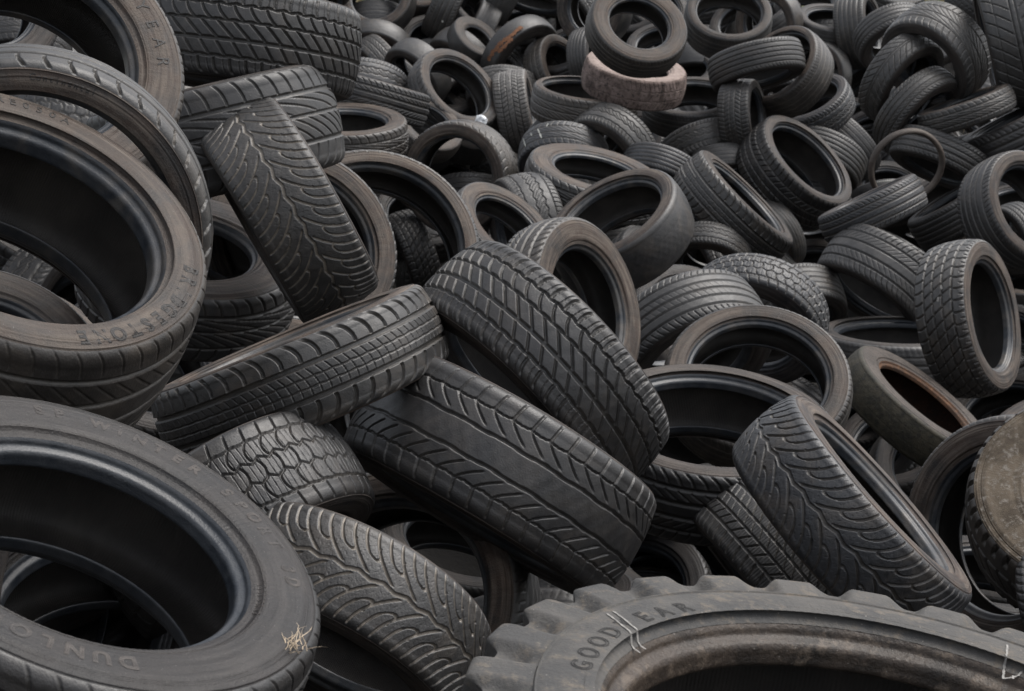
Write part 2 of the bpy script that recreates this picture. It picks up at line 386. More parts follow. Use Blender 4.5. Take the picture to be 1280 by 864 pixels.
# ------------------------------------------------------------------ lettering and marks on the rubber
def side_z(me, r, a):
    """height of the near side wall above the tyre's middle plane at radius r and angle a"""
    nv = me['columns']; nu = len(me.vertices) // nv
    k = int(round((a % TAU) / TAU * nu)) % nu
    p = [(math.hypot(v.co.x, v.co.y), v.co.z) for v in me.vertices[k * nv:(k + 1) * nv]]
    for (r0, z0), (r1, z1) in zip(p, p[1:]):
        if (r0 - r) * (r1 - r) <= 0 and abs(r1 - r0) > 1e-6: return z0 + (z1 - z0) * (r - r0) / (r1 - r0)
    return min(p, key=lambda q: abs(q[0] - r))[1]
def lettering(parent, text, a0, step, rad, size, W, mat, outline=False, drift=0):
    cu = bpy.data.curves.new('lettering', 'FONT'); cu.body = 'X'; cu.size = 1; cu.resolution_u = 4
    cu.align_x = 'CENTER'; cu.align_y = 'CENTER'
    verts = []; faces = []
    sm_ = parent.data
    for k, ch in enumerate(text):
        if ch == ' ': continue
        cu.body = ch
        cu.extrude = 0 if outline else .05
        cu.fill_mode = 'NONE' if outline else 'BOTH'
        cu.bevel_depth = (.022 if mat == 'letter' else .05) if outline else .012; cu.bevel_resolution = 0
        ob = bpy.data.objects.new('lettering_source', cu); COL.objects.link(ob)
        dg = bpy.context.evaluated_depsgraph_get()
        me = bpy.data.meshes.new_from_object(ob.evaluated_get(dg))
        ang = a0 + step * k; rad_k = rad + drift * k
        o = len(verts)
        sx = min(1.0, abs(step) * rad / size * 1.0)
        for v in me.vertices:
            rr = rad_k + v.co.y * size
            aa = ang - v.co.x * size * .95 / rad_k
            zz = side_z(sm_, rr, aa) + v.co.z * size * .35 + (.0012 if mat != 'letter' else .0016)
            verts.append((rr * math.cos(aa), rr * math.sin(aa), zz))
        faces += [[i + o for i in p.vertices] for p in me.polygons]
        bpy.data.objects.remove(ob); bpy.data.meshes.remove(me)
    me = bpy.data.meshes.new('lettering'); me.from_pydata(verts, [], faces); me.update()
    ob = bpy.data.objects.new('lettering', me); me.materials.append(MAT[mat])
    ob.color = (1.1, 1.08, 1.05, .12); link(ob, parent)
    if parent.color[3] < .4: ob.color = (1.9, 1.85, 1.8, .3)
    return ob
def smear(parent, name, strokes, w, mat, surf='side', jag=.5):
    """thin irregular coat along strokes given as (radius, angle) or (angle, z) on a tyre"""
    verts = []; faces = []; rg = random.Random(len(strokes) * 7 + 3)
    for st in strokes:
        p = []
        for (a, b) in zip(st, st[1:]):
            for u in range(14): p.append((a[0] + (b[0] - a[0]) * u / 14, a[1] + (b[1] - a[1]) * u / 14))
        p.append(st[-1]); o = len(verts)
        for k, c in enumerate(p):
            d = (p[min(k + 1, len(p) - 1)][0] - p[max(k - 1, 0)][0], p[min(k + 1, len(p) - 1)][1] - p[max(k - 1, 0)][1])
            if surf == 'side': d = (d[0], d[1] * c[0])
            l = math.hypot(*d) or 1
            for sgn in (-1, 1):
                ww = w * (1 - jag + 2 * jag * rg.random()) * sgn * (.35 if k in (0, len(p) - 1) else 1)
                if surf == 'side':
                    r = c[0] - d[1] / l * ww; a = c[1] + d[0] / l * ww / c[0]
                    verts.append((r * math.cos(a), r * math.sin(a), side_z(parent.data, r, a) + .0025))
                else:
                    a = c[0] - d[1] / l * ww; z = c[1] + d[0] / l * ww
                    verts.append((1.004 * math.cos(a), 1.004 * math.sin(a), z))
        faces += [[o + 2 * k, o + 2 * k + 1, o + 2 * k + 3, o + 2 * k + 2] for k in range(len(p) - 1)]
    me = bpy.data.meshes.new(name); me.from_pydata(verts, [], faces); me.update(); me.materials.append(MAT[mat])
    ob = bpy.data.objects.new(name, me); link(ob, parent); return ob

# ------------------------------------------------------------------ the heap
# position, axis of the open side facing out, outer radius, width, bead radius, tread, wall dust, tone, detail, label
TYRES = [
('T15', (0.397, 1.880, 2.631), (0.148, -0.046, 0.988), 0.48, 0.58, 0.62, 'lug', 0.9, 'clay', 3, 'huge grey dusty tractor tyre with chunky lugs in the right foreground'),
('T1', (-0.537, 2.097, 2.849), (0.427, -0.157, 0.891), 0.31, 0.63, 0.61, 'worn', 0.1, 'dark', 3, 'big dark tyre filling the lower left corner with dry grass stuck on its sidewall'),
('T92', (1.424, 4.281, 2.004), (0.733, -0.484, 0.478), 0.248, 0.64, 0.64, 'rib', 0.3, 'dark', 1, 'dark tyre cut off by the right edge just above the tractor tyre'),
('T91', (1.464, 4.455, 2.225), (-0.186, -0.601, 0.778), 0.317, 0.66, 0.48, 'truck', 1, 'mud', 2, 'mud-caked brown truck tyre with square lugs cut off by the right edge'),
('T13', (-0.309, 3.311, 2.366), (-0.430, -0.614, -0.662), 0.271, 0.71, 0.62, 'snow', 0.5, 'dustgroove', 3, 'snow tyre with dusty curved grooves beside the big lower left tyre'),
('T2', (-0.787, 2.779, 3.126), (0.466, -0.386, 0.796), 0.31, 0.82, 0.69, 'worn', 0.72, 'brown', 3, 'large brownish tyre at the left edge with long raised lettering and shiny bead'),
('T16', (0.763, 3.985, 2.352), (0.718, -0.069, 0.692), 0.31, 0.64, 0.66, 'snow', 0.85, 'blue', 3, 'bluish snow tyre leaning over the tractor tyre with its narrow side opening showing'),
('T12', (-0.542, 3.499, 2.488), (0.555, -0.422, -0.717), 0.272, 0.78, 0.62, 'block', 0.3, 'dark', 3, 'tyre with small interlocking square tread blocks behind the big lower left tyre'),
('T9', (-0.441, 3.765, 2.736), (-0.381, 0.103, 0.919), 0.315, 0.56, 0.66, 'ribslot', 1, 'mid', 3, 'long tyre lying flat with scuffed ribbed tread and thin brown sidewall in the left centre'),
('T10', (0.058, 3.936, 2.702), (-0.706, -0.361, -0.609), 0.313, 0.69, 0.62, 'vee', 0.35, 'dark', 3, 'large centre tyre with directional block tread leaning down to the right'),
('T11', (-0.028, 3.768, 2.517), (-0.509, -0.336, -0.793), 0.332, 0.76, 0.62, 'cslot', 0.4, 'dark', 3, 'wide tyre with smooth centre band and curved side slots under the large centre tyre'),
('T17', (0.703, 4.576, 2.026), (-0.777, -0.164, -0.607), 0.271, 0.75, 0.64, 'ms', 0.35, 'mid', 3, 'small winter tyre with straight rows of blocks tucked against the bluish snow tyre'),
('T18', (0.544, 4.921, 2.256), (0.054, -0.237, 0.970), 0.35, 0.63, 0.74, 'rib', 0.45, 'dark', 2, 'wide open tyre lying flat with grey rim edge behind the bluish snow tyre'),
('T90', (1.321, 4.631, 2.109), (-0.741, -0.623, 0.250), 0.316, 0.54, 0.66, 'fine', 0.8, 'brown', 2, 'round open tyre standing between the bluish snow tyre and the mud-caked truck tyre'),
('T14', (-0.259, 4.012, 2.126), (-0.302, -0.805, 0.511), 0.328, 0.59, 0.69, 'fine', 1, 'grey', 2, 'dark tyre with round black opening under the wide smooth-banded tyre'),  # wall dust and grey tone raised to paint light onto the shaded wall
('T120', (-0.500, 4.253, 1.746), (0.541, -0.140, 0.830), 0.31, 0.6, 0.66, 'rib', 0.45, 'dark', 2, 'tyre half hidden at the bottom edge right of the big lower left tyre'),
('T3', (-0.818, 3.087, 3.143), (0.222, -0.969, -0.104), 0.31, 0.57, 0.77, 'shoulder', 0.75, 'mid', 3, 'large thin-walled tyre with notched grey shoulder leaning over the brownish left tyre'),
('T4', (-0.948, 3.588, 3.365), (0.451, -0.695, 0.560), 0.31, 0.71, 0.61, 'fine', 0.85, 'brown', 2, 'brown-walled tyre with raised letters in the top left corner'),
('T5', (-0.706, 4.817, 3.375), (-0.116, -0.147, -0.982), 0.317, 0.72, 0.62, 'vee', 0.3, 'dark', 3, 'wide dark tyre with notched tread at the top left, topmost of a stack'),
('T7', (-0.543, 4.453, 2.985), (-0.857, -0.222, -0.466), 0.278, 0.76, 0.64, 'snow_turned', 0.35, 'dustgroove', 3, 'upright snow tyre with feather-shaped dusty grooves in the upper left'),
('T6', (-0.743, 4.664, 3.140), (-0.234, 0.058, 0.971), 0.315, 0.83, 0.62, 'slots', 0.3, 'dark', 3, 'tyre with widely spaced cross slots under the topmost upper left tyre'),
('T8', (-0.635, 5.274, 2.752), (0.452, -0.776, 0.439), 0.308, 0.58, 0.68, 'rib', 0.9, 'dark', 2, 'tyre standing right behind the upright feather-grooved snow tyre'),
('T117', (-0.859, 4.843, 2.761), (0.229, -0.307, 0.924), 0.297, 0.66, 0.52, 'slots', 0.6, 'dark', 2, 'tyre lying flat in shadow between the brownish left tyre and upright snow tyre'),
('T34', (-0.414, 5.457, 2.723), (0.245, -0.776, 0.582), 0.319, 0.6, 0.77, 'fine', 0.9, 'mid', 2, 'large open hoop-like tyre with chipped white edge marks behind the upright snow tyre'),
('T24', (0.187, 5.913, 2.455), (0.796, -0.530, 0.291), 0.31, 0.58, 0.62, 'rib', 0.85, 'brown', 2, 'smooth brown-walled tyre leaning right behind the large centre tyre'),
('T32', (-0.048, 8.249, 2.358), (0.558, -0.403, 0.725), 0.274, 0.51, 0.62, 'fine', 0.8, 'mid', 2, 'small grey-brown tyre with open side partly hidden by the large centre tyre'),
('T19', (0.796, 5.862, 2.211), (-0.015, -0.639, 0.769), 0.31, 0.51, 0.7, 'fine', 0.75, 'brown', 2, 'tyre with bluish shiny bead and reddish brown sidewall right of the centre'),
('T20', (0.654, 6.695, 2.182), (0.337, -0.719, -0.608), 0.31, 0.73, 0.62, 'ribs5', 0.3, 'grey', 2, 'wide grey ribbed tyre right of the leaning brown-walled tyre'),
('T21', (1.000, 7.468, 2.119), (-0.331, -0.800, -0.500), 0.304, 0.6, 0.62, 'block', 0.3, 'blue', 2, 'blue-tinged tyre arching behind the one with the bluish bead'),
('T26', (0.497, 8.409, 2.344), (-0.459, -0.366, 0.810), 0.339, 0.71, 0.71, 'bald', 0.7, 'dark', 2, 'tilted open tyre with bluish bead and smooth glossy shoulder in the upper centre'),
('T89', (1.453, 6.471, 1.977), (0.551, -0.186, 0.814), 0.307, 0.47, 0.63, 'bald', 0.7, 'rust', 2, 'bald olive-brown tyre with rusty orange inner edge at the right'),
('T93', (2.238, 7.203, 1.663), (-0.269, -0.169, 0.948), 0.31, 0.7, 0.55, 'ribs5', 0.8, 'blue', 1, 'dusty-topped tyre low at the right edge under the upright off-road tyre'),
('T23', (1.766, 7.010, 2.215), (0.812, -0.523, 0.258), 0.307, 0.67, 0.66, 'grid', 0.85, 'mid', 2, 'upright off-road tyre with grid block tread and oval opening at the right'),
('T84', (1.421, 9.080, 1.869), (0.165, -0.707, -0.688), 0.248, 0.82, 0.62, 'ribs5', 0.3, 'mid', 1, 'small ribbed tyre right behind the blue-tinged arching tyre'),
('T86', (1.844, 8.605, 1.734), (-0.008, 0.001, 1.000), 0.389, 0.6, 0.74, 'fine', 0.3, 'grey', 1, 'wide tyre lying flat with pale grey rim line left of the upright off-road tyre'),
('T22', (1.853, 9.138, 1.991), (-0.587, -0.327, -0.740), 0.323, 0.84, 0.62, 'rib', 0.3, 'grey', 2, 'broad ribbed tyre arching over a dark hollow left of the upright off-road tyre'),
('T85', (2.964, 15.006, 0.663), (-0.062, -0.115, 0.992), 0.31, 0.64, 0.55, 'bald', 0.4, 'dark', 1, 'small flat tyre lying in the hollow under the broad arching ribbed tyre'),
('T82', (1.137, 10.494, 1.886), (-0.213, -0.712, -0.670), 0.248, 0.66, 0.62, 'wave', 0.5, 'mid', 1, 'tyre with wavy grooves wedged under the tilted glossy-shouldered tyre'),
('T78', (1.833, 9.335, 2.315), (-0.429, 0.150, 0.891), 0.279, 0.64, 0.62, 'rib', 0.35, 'blue', 2, 'slim tyre with bluish scuffs lying above the broad arching ribbed tyre'),
('T80', (1.295, 10.759, 2.121), (0.681, -0.133, 0.720), 0.397, 0.65, 0.66, 'ribslot', 0.6, 'mid', 2, 'leaning tyre with long slit opening and two white lines on its tread'),
('T83', (1.591, 11.460, 1.676), (-0.470, -0.614, -0.634), 0.204, 0.59, 0.62, 'slots', 0.4, 'mid', 1, 'narrow notched tyre squeezed between the slit-opening tyre and the blue-tinged one'),
('T81', (1.631, 11.532, 1.853), (-0.758, -0.538, -0.369), 0.258, 0.54, 0.62, 'fine', 0.9, 'mid', 1, 'grey dusty tyre edge curling below the end of the slit-opening tyre'),
('T79', (1.796, 11.741, 2.228), (0.575, -0.445, 0.687), 0.385, 0.76, 0.72, 'ms', 0.5, 'dark', 2, 'deep tilted tyre with big oval opening in the upper right centre'),
('T25', (0.400, 8.929, 2.031), (0.939, -0.267, 0.219), 0.259, 0.6, 0.64, 'fine', 0.3, 'grey', 1, 'worn finely lined tyre just behind the leaning brown-walled tyre'),
('T27', (0.414, 9.289, 2.462), (0.214, -0.229, 0.950), 0.359, 0.45, 0.6, 'slots', 0.85, 'grey', 2, 'tyre lying flat with pale grey inner rim in the upper centre'),
('T33', (-0.264, 9.423, 2.473), (-0.374, -0.926, 0.047), 0.298, 0.69, 0.69, 'slots', 0.75, 'brown', 2, 'tyre with reddish brown sidewall ring in the upper left centre'),
('T31', (0.080, 9.102, 2.252), (-0.937, -0.324, -0.129), 0.284, 0.84, 0.62, 'wave', 0.25, 'grey', 2, 'grey tyre showing worn wavy tread next to the small grey-brown open tyre'),
('T36', (-0.851, 9.528, 2.678), (0.033, -0.190, 0.981), 0.321, 0.59, 0.62, 'slots', 0.8, 'brown', 2, 'brownish flat tyre with notched edge right of the cross-slotted tyre'),
('T37', (-0.789, 10.140, 2.838), (0.271, 0.093, 0.958), 0.348, 0.53, 0.62, 'rib', 0.5, 'dark', 2, 'tyre lying flat with pale top edge right of the topmost upper left tyre'),
('T28', (0.324, 11.613, 2.333), (-0.114, -0.671, -0.733), 0.289, 0.69, 0.62, 'slots', 0.2, 'blue', 1, 'ribbed tyre with short white paint dashes behind the flat pale-rimmed tyre'),
('T30', (0.916, 11.369, 2.271), (-0.329, -0.460, -0.824), 0.258, 0.64, 0.62, 'ribs5', 0.2, 'blue', 1, 'small ribbed tyre right of the flat pale-rimmed tyre'),
('T29', (0.629, 11.647, 2.376), (-0.602, -0.646, -0.468), 0.31, 0.72, 0.62, 'wave', 0.4, 'mid', 2, 'dusty arching tyre with wavy tread below the clay-coated tyre'),
('T95', (2.523, 9.193, 2.327), (0.503, -0.744, 0.441), 0.306, 0.77, 0.66, 'ribs5', 0.7, 'dark', 2, 'round tyre with brown sidewall cut off by the right edge above the off-road tyre'),
('T96', (2.420, 10.060, 2.197), (-0.528, 0.100, 0.844), 0.248, 0.75, 0.64, 'ribs5', 0.2, 'dark', 1, 'ribbed tyre between the slim bluish one and the round tyre at the right edge'),
('T77', (2.508, 12.310, 1.953), (0.007, -0.548, -0.836), 0.252, 0.6, 0.64, 'bald', 0.2, 'dark', 1, 'dark tyre with a row of white dots behind the slim bluish tyre'),
('T75', (2.386, 10.279, 2.475), (-0.425, -0.233, -0.874), 0.288, 0.62, 0.62, 'rib', 0.25, 'grey', 1, 'broad worn tyre seen through and beside the thin standing ring'),
('T98', (2.668, 12.684, 1.495), (-0.539, -0.202, -0.818), 0.398, 0.5, 0.64, 'slots', 0.3, 'mid', 1, 'tyre showing a notched strip along the back of the broad arching ribbed tyre'),
('T97', (3.549, 15.871, 1.218), (-0.097, -0.614, -0.784), 0.27, 0.64, 0.64, 'fine', 0.2, 'dark', 1, 'dark tyre in a gap above the notched strip beside the upright off-road tyre'),
('T99', (3.743, 16.036, 0.995), (-0.121, -0.340, 0.932), 0.317, 0.64, 0.64, 'bald', 0.9, 'brown', 1, 'brownish tyre scrap behind the top of the upright off-road tyre'),
('T100', (3.378, 12.230, 1.722), (-0.912, -0.313, -0.264), 0.255, 0.64, 0.64, 'rib', 0.2, 'dark', 1, 'ribbed tyre in the hollow under the round tyre at the right edge'),
('T87', (3.465, 12.087, 1.389), (-0.091, -0.119, 0.989), 0.304, 0.6, 0.62, 'bald', 0.9, 'brown', 1, 'dusty brown tyre at the right edge behind the upright off-road tyre'),
('T88', (3.388, 11.765, 1.190), (-0.068, -0.033, 0.997), 0.389, 0.6, 0.72, 'rib', 0.4, 'grey', 1, 'flat tyre with pale rim lines at the right edge behind the off-road tyre'),
('T105', (1.373, 11.945, 2.226), (0.040, -0.530, -0.847), 0.251, 0.64, 0.64, 'fine', 0.3, 'grey', 1, 'pale worn tyre peeking up left of the deep tilted tyre'),
('T102', (2.231, 13.198, 2.145), (-0.430, -0.457, -0.779), 0.302, 0.75, 0.62, 'ribs5', 0.3, 'mid', 1, 'ribbed tyre behind the right side of the deep tilted tyre'),
('T103', (1.488, 11.982, 2.553), (0.922, -0.365, 0.131), 0.252, 0.8, 0.64, 'ms', 0.2, 'mid', 1, 'narrow tyre standing on end left of the deep tilted tyre'),
('T104', (1.269, 12.160, 2.297), (0.237, -0.576, -0.783), 0.316, 0.7, 0.62, 'wave', 0.3, 'mid', 1, 'dull arching tyre with leaf-like tread left of the narrow standing tyre'),
('T60', (1.587, 12.116, 2.881), (0.199, -0.302, -0.932), 0.316, 0.65, 0.62, 'ribs5', 0.3, 'grey', 2, 'ribbed tyre lying through the hoop-like tyre in the upper right'),
('T61', (1.806, 12.306, 2.820), (-0.623, -0.519, 0.585), 0.316, 0.77, 0.77, 'fine', 0.8, 'brown', 2, 'hoop-like tyre with brown edge encircling the end of a ribbed tyre'),
('T62', (2.156, 13.397, 2.498), (-0.426, -0.330, 0.842), 0.318, 0.66, 0.7, 'wave', 0.25, 'blue', 1, 'dark bluish tyre curving below the hoop-like tyre'),
('T101', (2.452, 13.765, 2.196), (-0.702, -0.291, -0.651), 0.316, 0.64, 0.64, 'fine', 0.3, 'dark', 1, 'dark tyre in shadow below the feather-treaded upper right tyres'),
('T54', (0.737, 11.133, 3.144), (0.230, -0.717, 0.658), 0.306, 0.56, 0.59, 'fine', 0.9, 'brown', 2, 'round tyre with brown sidewall resting on top of the clay-coated tyre'),
('T55', (0.777, 11.887, 2.811), (0.151, -0.253, 0.956), 0.335, 0.61, 0.62, 'clay', 1, 'claycoat', 2, 'pale tyre coated in pinkish clay in the upper centre'),
('T57', (1.206, 12.443, 2.580), (-0.050, -0.328, 0.943), 0.337, 0.6, 0.68, 'fine', 0.4, 'dark', 1, 'flat dark tyre just right of the clay-coated tyre'),
('T56', (0.466, 11.962, 2.647), (0.100, -0.167, 0.981), 0.348, 0.62, 0.8, 'slots', 0.8, 'brown', 2, 'brown-edged flat tyre tucked under the left end of the clay-coated tyre'),
('T107', (0.029, 13.563, 2.473), (0.979, -0.092, 0.181), 0.294, 0.84, 0.64, 'ms', 0.6, 'pale', 2, 'pale grey block-treaded tyre standing on end left of the brown-edged flat tyre'),
('T108', (-0.077, 14.998, 2.495), (0.002, -0.562, -0.827), 0.299, 0.64, 0.64, 'wave', 0.4, 'grey', 1, 'wavy-treaded tyre top behind the pale standing tyre'),
('T134', (-0.600, 12.890, 2.398), (0.445, -0.544, 0.711), 0.266, 0.6, 0.62, 'fine', 0.6, 'brown', 1, 'open tyre leaning under the lower left of the dark-hollowed tilted tyre'),
('T132', (-0.420, 13.331, 2.607), (0.555, -0.554, 0.621), 0.35, 0.59, 0.69, 'slots', 0.7, 'dark', 2, 'tilted tyre with wide dark hollow and shiny bead left of the pale standing tyre'),
('T135', (-0.755, 12.929, 2.236), (-0.762, -0.512, -0.397), 0.214, 0.64, 0.64, 'slots', 0.2, 'dark', 1, 'dark notched tyre behind the right end of the brownish flat tyre'),
('T136', (-0.704, 13.274, 1.934), (-0.626, -0.299, -0.720), 0.313, 0.6, 0.64, 'rib', 0.6, 'grey', 1, 'greyish tread strip right behind the large hoop with white edge marks'),
('T53', (0.618, 14.710, 2.767), (0.873, -0.450, 0.189), 0.268, 0.7, 0.64, 'ribs5', 0.2, 'dark', 1, 'ribbed tyre squeezed left of the round brown-walled upper tyre'),
('T58', (1.530, 13.307, 3.124), (0.017, -0.669, 0.743), 0.315, 0.74, 0.71, 'fine', 0.5, 'dark', 2, 'wide open tyre facing up at the top edge right of the round brown-walled one'),
('T51', (0.662, 15.000, 3.167), (-0.538, -0.843, 0.020), 0.319, 0.6, 0.62, 'bald', 0.7, 'dark', 1, 'tyre standing at the top edge just left of the round brown-walled one'),
('T50', (0.354, 15.182, 2.648), (0.730, -0.558, 0.396), 0.304, 0.67, 0.66, 'slots', 1, 'brown', 1, 'light brown tyre with notched tread below the standing top edge tyre'),
('T38', (-1.084, 13.411, 2.616), (-0.049, -0.517, -0.854), 0.347, 0.65, 0.62, 'wave', 0.4, 'blue', 1, 'tyre with wavy worn grooves above the flat pale-edged tyre'),
('T49', (0.059, 15.255, 2.769), (0.621, -0.598, -0.507), 0.364, 0.51, 0.62, 'bald', 0.3, 'orange', 1, 'smooth tyre with a bright orange rust patch at the top'),
('T40', (-0.757, 14.964, 2.650), (-0.610, -0.623, -0.490), 0.292, 0.64, 0.64, 'bald', 0.4, 'mid', 1, 'short bald tyre with dark hollow above the dark-hollowed tilted tyre'),
('T39', (-1.070, 15.401, 2.649), (-0.777, -0.346, -0.525), 0.308, 0.64, 0.64, 'slots', 0.7, 'mid', 1, 'small notched tyre with brown side above the wavy worn-grooved tyre'),
('T159', (-0.896, 15.571, 2.532), (-0.691, -0.260, -0.674), 0.304, 0.64, 0.64, 'fine', 0.6, 'mid', 1, 'worn grey tyre scrap between the small notched tyre and tilted hollow tyre'),
('T48', (-0.309, 15.316, 2.878), (0.513, -0.491, 0.704), 0.236, 0.7, 0.5, 'bald', 0.5, 'mid', 1, 'small tilted tyre with black oval opening left of the orange-patched tyre'),
('T42', (-1.116, 15.615, 2.783), (-0.198, -0.757, -0.623), 0.312, 0.6, 0.64, 'bald', 0.8, 'mid', 1, 'arched tyre mouth right below the round tyre at the top edge'),
('T41', (-1.119, 15.739, 3.211), (-0.143, -0.867, 0.477), 0.321, 0.64, 0.64, 'fine', 0.8, 'grey', 1, 'round open tyre at the top edge near the topmost upper left tyre'),
('T113', (-0.410, 15.435, 2.725), (-0.614, -0.520, -0.593), 0.301, 0.64, 0.64, 'bald', 0.5, 'mid', 1, 'plain tyre curve left of the small tilted tyre with oval opening'),
('T112', (-0.644, 15.824, 2.663), (0.014, -0.521, -0.854), 0.316, 0.64, 0.64, 'ribs5', 0.3, 'mid', 1, 'ribbed tyre top in the gap under the leaning top edge tyres'),
('T45', (-0.540, 15.856, 3.169), (0.903, -0.051, -0.426), 0.316, 0.75, 0.64, 'rib', 0.2, 'mid', 1, 'leaning tyre at the top edge with a small white fleck on its ribs'),
('T46', (-0.300, 15.970, 2.938), (-0.858, -0.100, 0.505), 0.304, 0.7, 0.64, 'fine', 0.2, 'grey', 1, 'small worn tyre between two leaning tyres at the top edge'),
('T47', (-0.110, 16.160, 3.215), (-0.878, -0.082, 0.471), 0.336, 0.75, 0.64, 'fine', 0.2, 'grey', 1, 'leaning worn tyre at the top edge above the small tilted tyre'),
('T110', (0.188, 15.824, 3.263), (-0.250, -0.292, -0.923), 0.343, 0.6, 0.64, 'ribs5', 0.2, 'mid', 1, 'ribbed tyre at the top edge behind the orange-patched tyre'),
('T43', (-1.158, 15.967, 2.978), (0.025, -0.533, -0.846), 0.312, 0.64, 0.64, 'fine', 0.2, 'dark', 1, 'dark tyre seen inside the round opening of the top edge tyre'),
('T44', (-0.776, 16.167, 3.305), (0.041, -0.693, 0.720), 0.315, 0.6, 0.6, 'bald', 0.9, 'brown', 1, 'brown tyre rim at the top edge right of the round open tyre'),
('T52', (0.678, 16.209, 2.996), (-0.894, -0.317, -0.316), 0.316, 0.64, 0.64, 'ms', 0.2, 'mid', 1, 'tyre seen inside the hollow of the standing top edge tyre'),
('T72', (2.509, 10.256, 2.747), (-0.347, 0.059, 0.936), 0.272, 0.51, 0.62, 'slots', 0.7, 'mid', 1, 'dusty slim tyre lying flat at the upper right, lowest of the upper right cluster'),
('T71', (2.280, 10.463, 2.721), (0.601, -0.565, -0.565), 0.281, 0.56, 0.62, 'rib', 0.3, 'mid', 2, 'ribbed tyre with pale lines arching below the feather-treaded upper right tyre'),
('T70', (2.209, 10.574, 2.894), (0.621, -0.642, -0.449), 0.277, 0.62, 0.62, 'feather', 0.3, 'mid', 2, 'feather-treaded tyre leaning under the big arch in the upper right'),
('T69', (2.402, 10.596, 3.023), (-0.680, -0.555, -0.479), 0.308, 0.84, 0.62, 'slots', 0.3, 'mid', 2, 'big arching tyre at the top of the upper right cluster'),
('T68', (2.994, 14.750, 2.946), (0.244, -0.685, -0.686), 0.31, 0.66, 0.62, 'rib', 0.3, 'grey', 1, 'ribbed tyre with orange inner edge at the left of the upper right cluster'),
('T73', (2.831, 10.553, 3.140), (-0.951, 0.172, -0.257), 0.402, 0.84, 0.64, 'feather', 0.3, 'grey', 2, 'large tyre with chevron tread filling the top right corner'),
('T74', (2.845, 10.324, 2.609), (-0.459, 0.102, 0.882), 0.349, 0.7, 0.64, 'rib', 0.2, 'dark', 1, 'dark ribbed tyre at the right edge below the large chevron tyre'),
('T63', (2.555, 15.454, 2.600), (-0.699, -0.714, 0.033), 0.285, 0.5, 0.75, 'bald', 0.7, 'mid', 1, 'thin tyre edge just right of the brown-edged hoop-like tyre'),
('T106', (1.546, 15.816, 2.623), (-0.036, -0.551, -0.834), 0.31, 0.64, 0.64, 'bald', 0.2, 'dark', 1, 'dark tyre in the gap right of the round brown-walled upper tyre'),
('T59', (2.150, 15.669, 3.023), (-0.603, -0.794, -0.069), 0.294, 0.6, 0.66, 'bald', 0.9, 'brown', 1, 'brown tyre ring at the top edge right of the wide open tyre facing up'),
('T67', (2.887, 15.582, 2.967), (0.883, -0.418, 0.214), 0.316, 0.8, 0.64, 'ribs5', 0.3, 'mid', 1, 'small tyre standing on edge at the top beside the grass'),
('T64', (2.669, 15.722, 2.984), (0.070, -0.356, 0.932), 0.304, 0.7, 0.65, 'fine', 0.3, 'grey', 1, 'small flat tyre with pale rim at the top edge near the grass'),
('T65', (2.728, 16.113, 2.823), (-0.077, -0.459, -0.885), 0.319, 0.64, 0.64, 'slots', 0.3, 'grey', 1, 'ribbed tyre top just below the small flat tyre near the grass'),
('T66', (2.917, 16.696, 2.668), (-0.185, -0.283, -0.941), 0.331, 0.8, 0.64, 'ribs5', 0.3, 'mid', 1, 'worn tyre left of the orange-edged one and below the standing tyre'),
('T109', (0.070, 16.322, 2.550), (-0.771, -0.373, -0.517), 0.311, 0.64, 0.64, 'rib', 0.2, 'mid', 1, 'tread scrap under the orange-patched tyre'),
('T121', (0.558, 7.069, 1.032), (0.070, 0.027, 0.997), 0.31, 0.5, 0.72, 'fine', 0.9, 'brown', 1, 'brown tyre rim in the gap right above the tractor tyre'),
('T94', (2.245, 10.322, 0.454), (0.036, -0.333, 0.942), 0.31, 0.6, 0.66, 'fine', 0.5, 'dark', 1, 'dark tyre rim in the gap below the bald rust-edged tyre'),
('T119', (-1.988, 9.046, 1.261), (-0.459, -0.882, 0.107), 0.31, 0.6, 0.64, 'rib', 0.4, 'dark', 1, 'dark tyre corner between the brownish left tyre and the big lower left tyre'),
('T125', (1.031, 15.475, 0.002), (0.859, -0.316, 0.402), 0.31, 0.64, 0.64, 'ribs5', 0.3, 'mid', 1, 'little tread piece in the gap right of the large centre tyre'),
('T124', (-1.394, 4.925, 1.557), (0.257, -0.261, 0.931), 0.31, 0.6, 0.62, 'rib', 0.4, 'dark', 1, 'dark tyre seen through the opening of the big lower left tyre'),
('T114', (-1.345, 4.561, 2.551), (0.422, -0.494, 0.760), 0.316, 0.6, 0.62, 'fine', 0.5, 'brown', 1, 'dusty tyre seen through the opening of the brownish left tyre'),
('T115', (-2.050, 7.255, 3.409), (0.592, -0.724, 0.354), 0.31, 0.6, 0.62, 'fine', 0.3, 'dark', 1, 'tyre with glinting bead seen through the opening of the top left tyre'),
('T116', (-1.558, 6.608, 2.917), (-0.078, -0.541, -0.837), 0.31, 0.64, 0.64, 'block', 0.1, 'dark', 1, 'block-treaded tyre seen in the gap above the brownish left tyre'),
('T118', (-1.741, 8.192, 2.647), (0.533, -0.390, 0.751), 0.31, 0.64, 0.64, 'fine', 0.3, 'dark', 1, 'tyre with pale bead in the gap behind the thin-walled notched tyre'),
('T35', (-0.746, 13.629, 1.374), (-0.907, -0.307, -0.286), 0.359, 0.7, 0.64, 'grid', 0.3, 'dark', 1, 'lattice-treaded tyre seen inside the large hoop with white edge marks'),
('T129', (0.841, 14.121, 1.319), (-0.027, -0.631, -0.775), 0.31, 0.64, 0.64, 'fine', 0.3, 'dark', 1, 'tyre top seen inside the tilted glossy-shouldered tyre'),
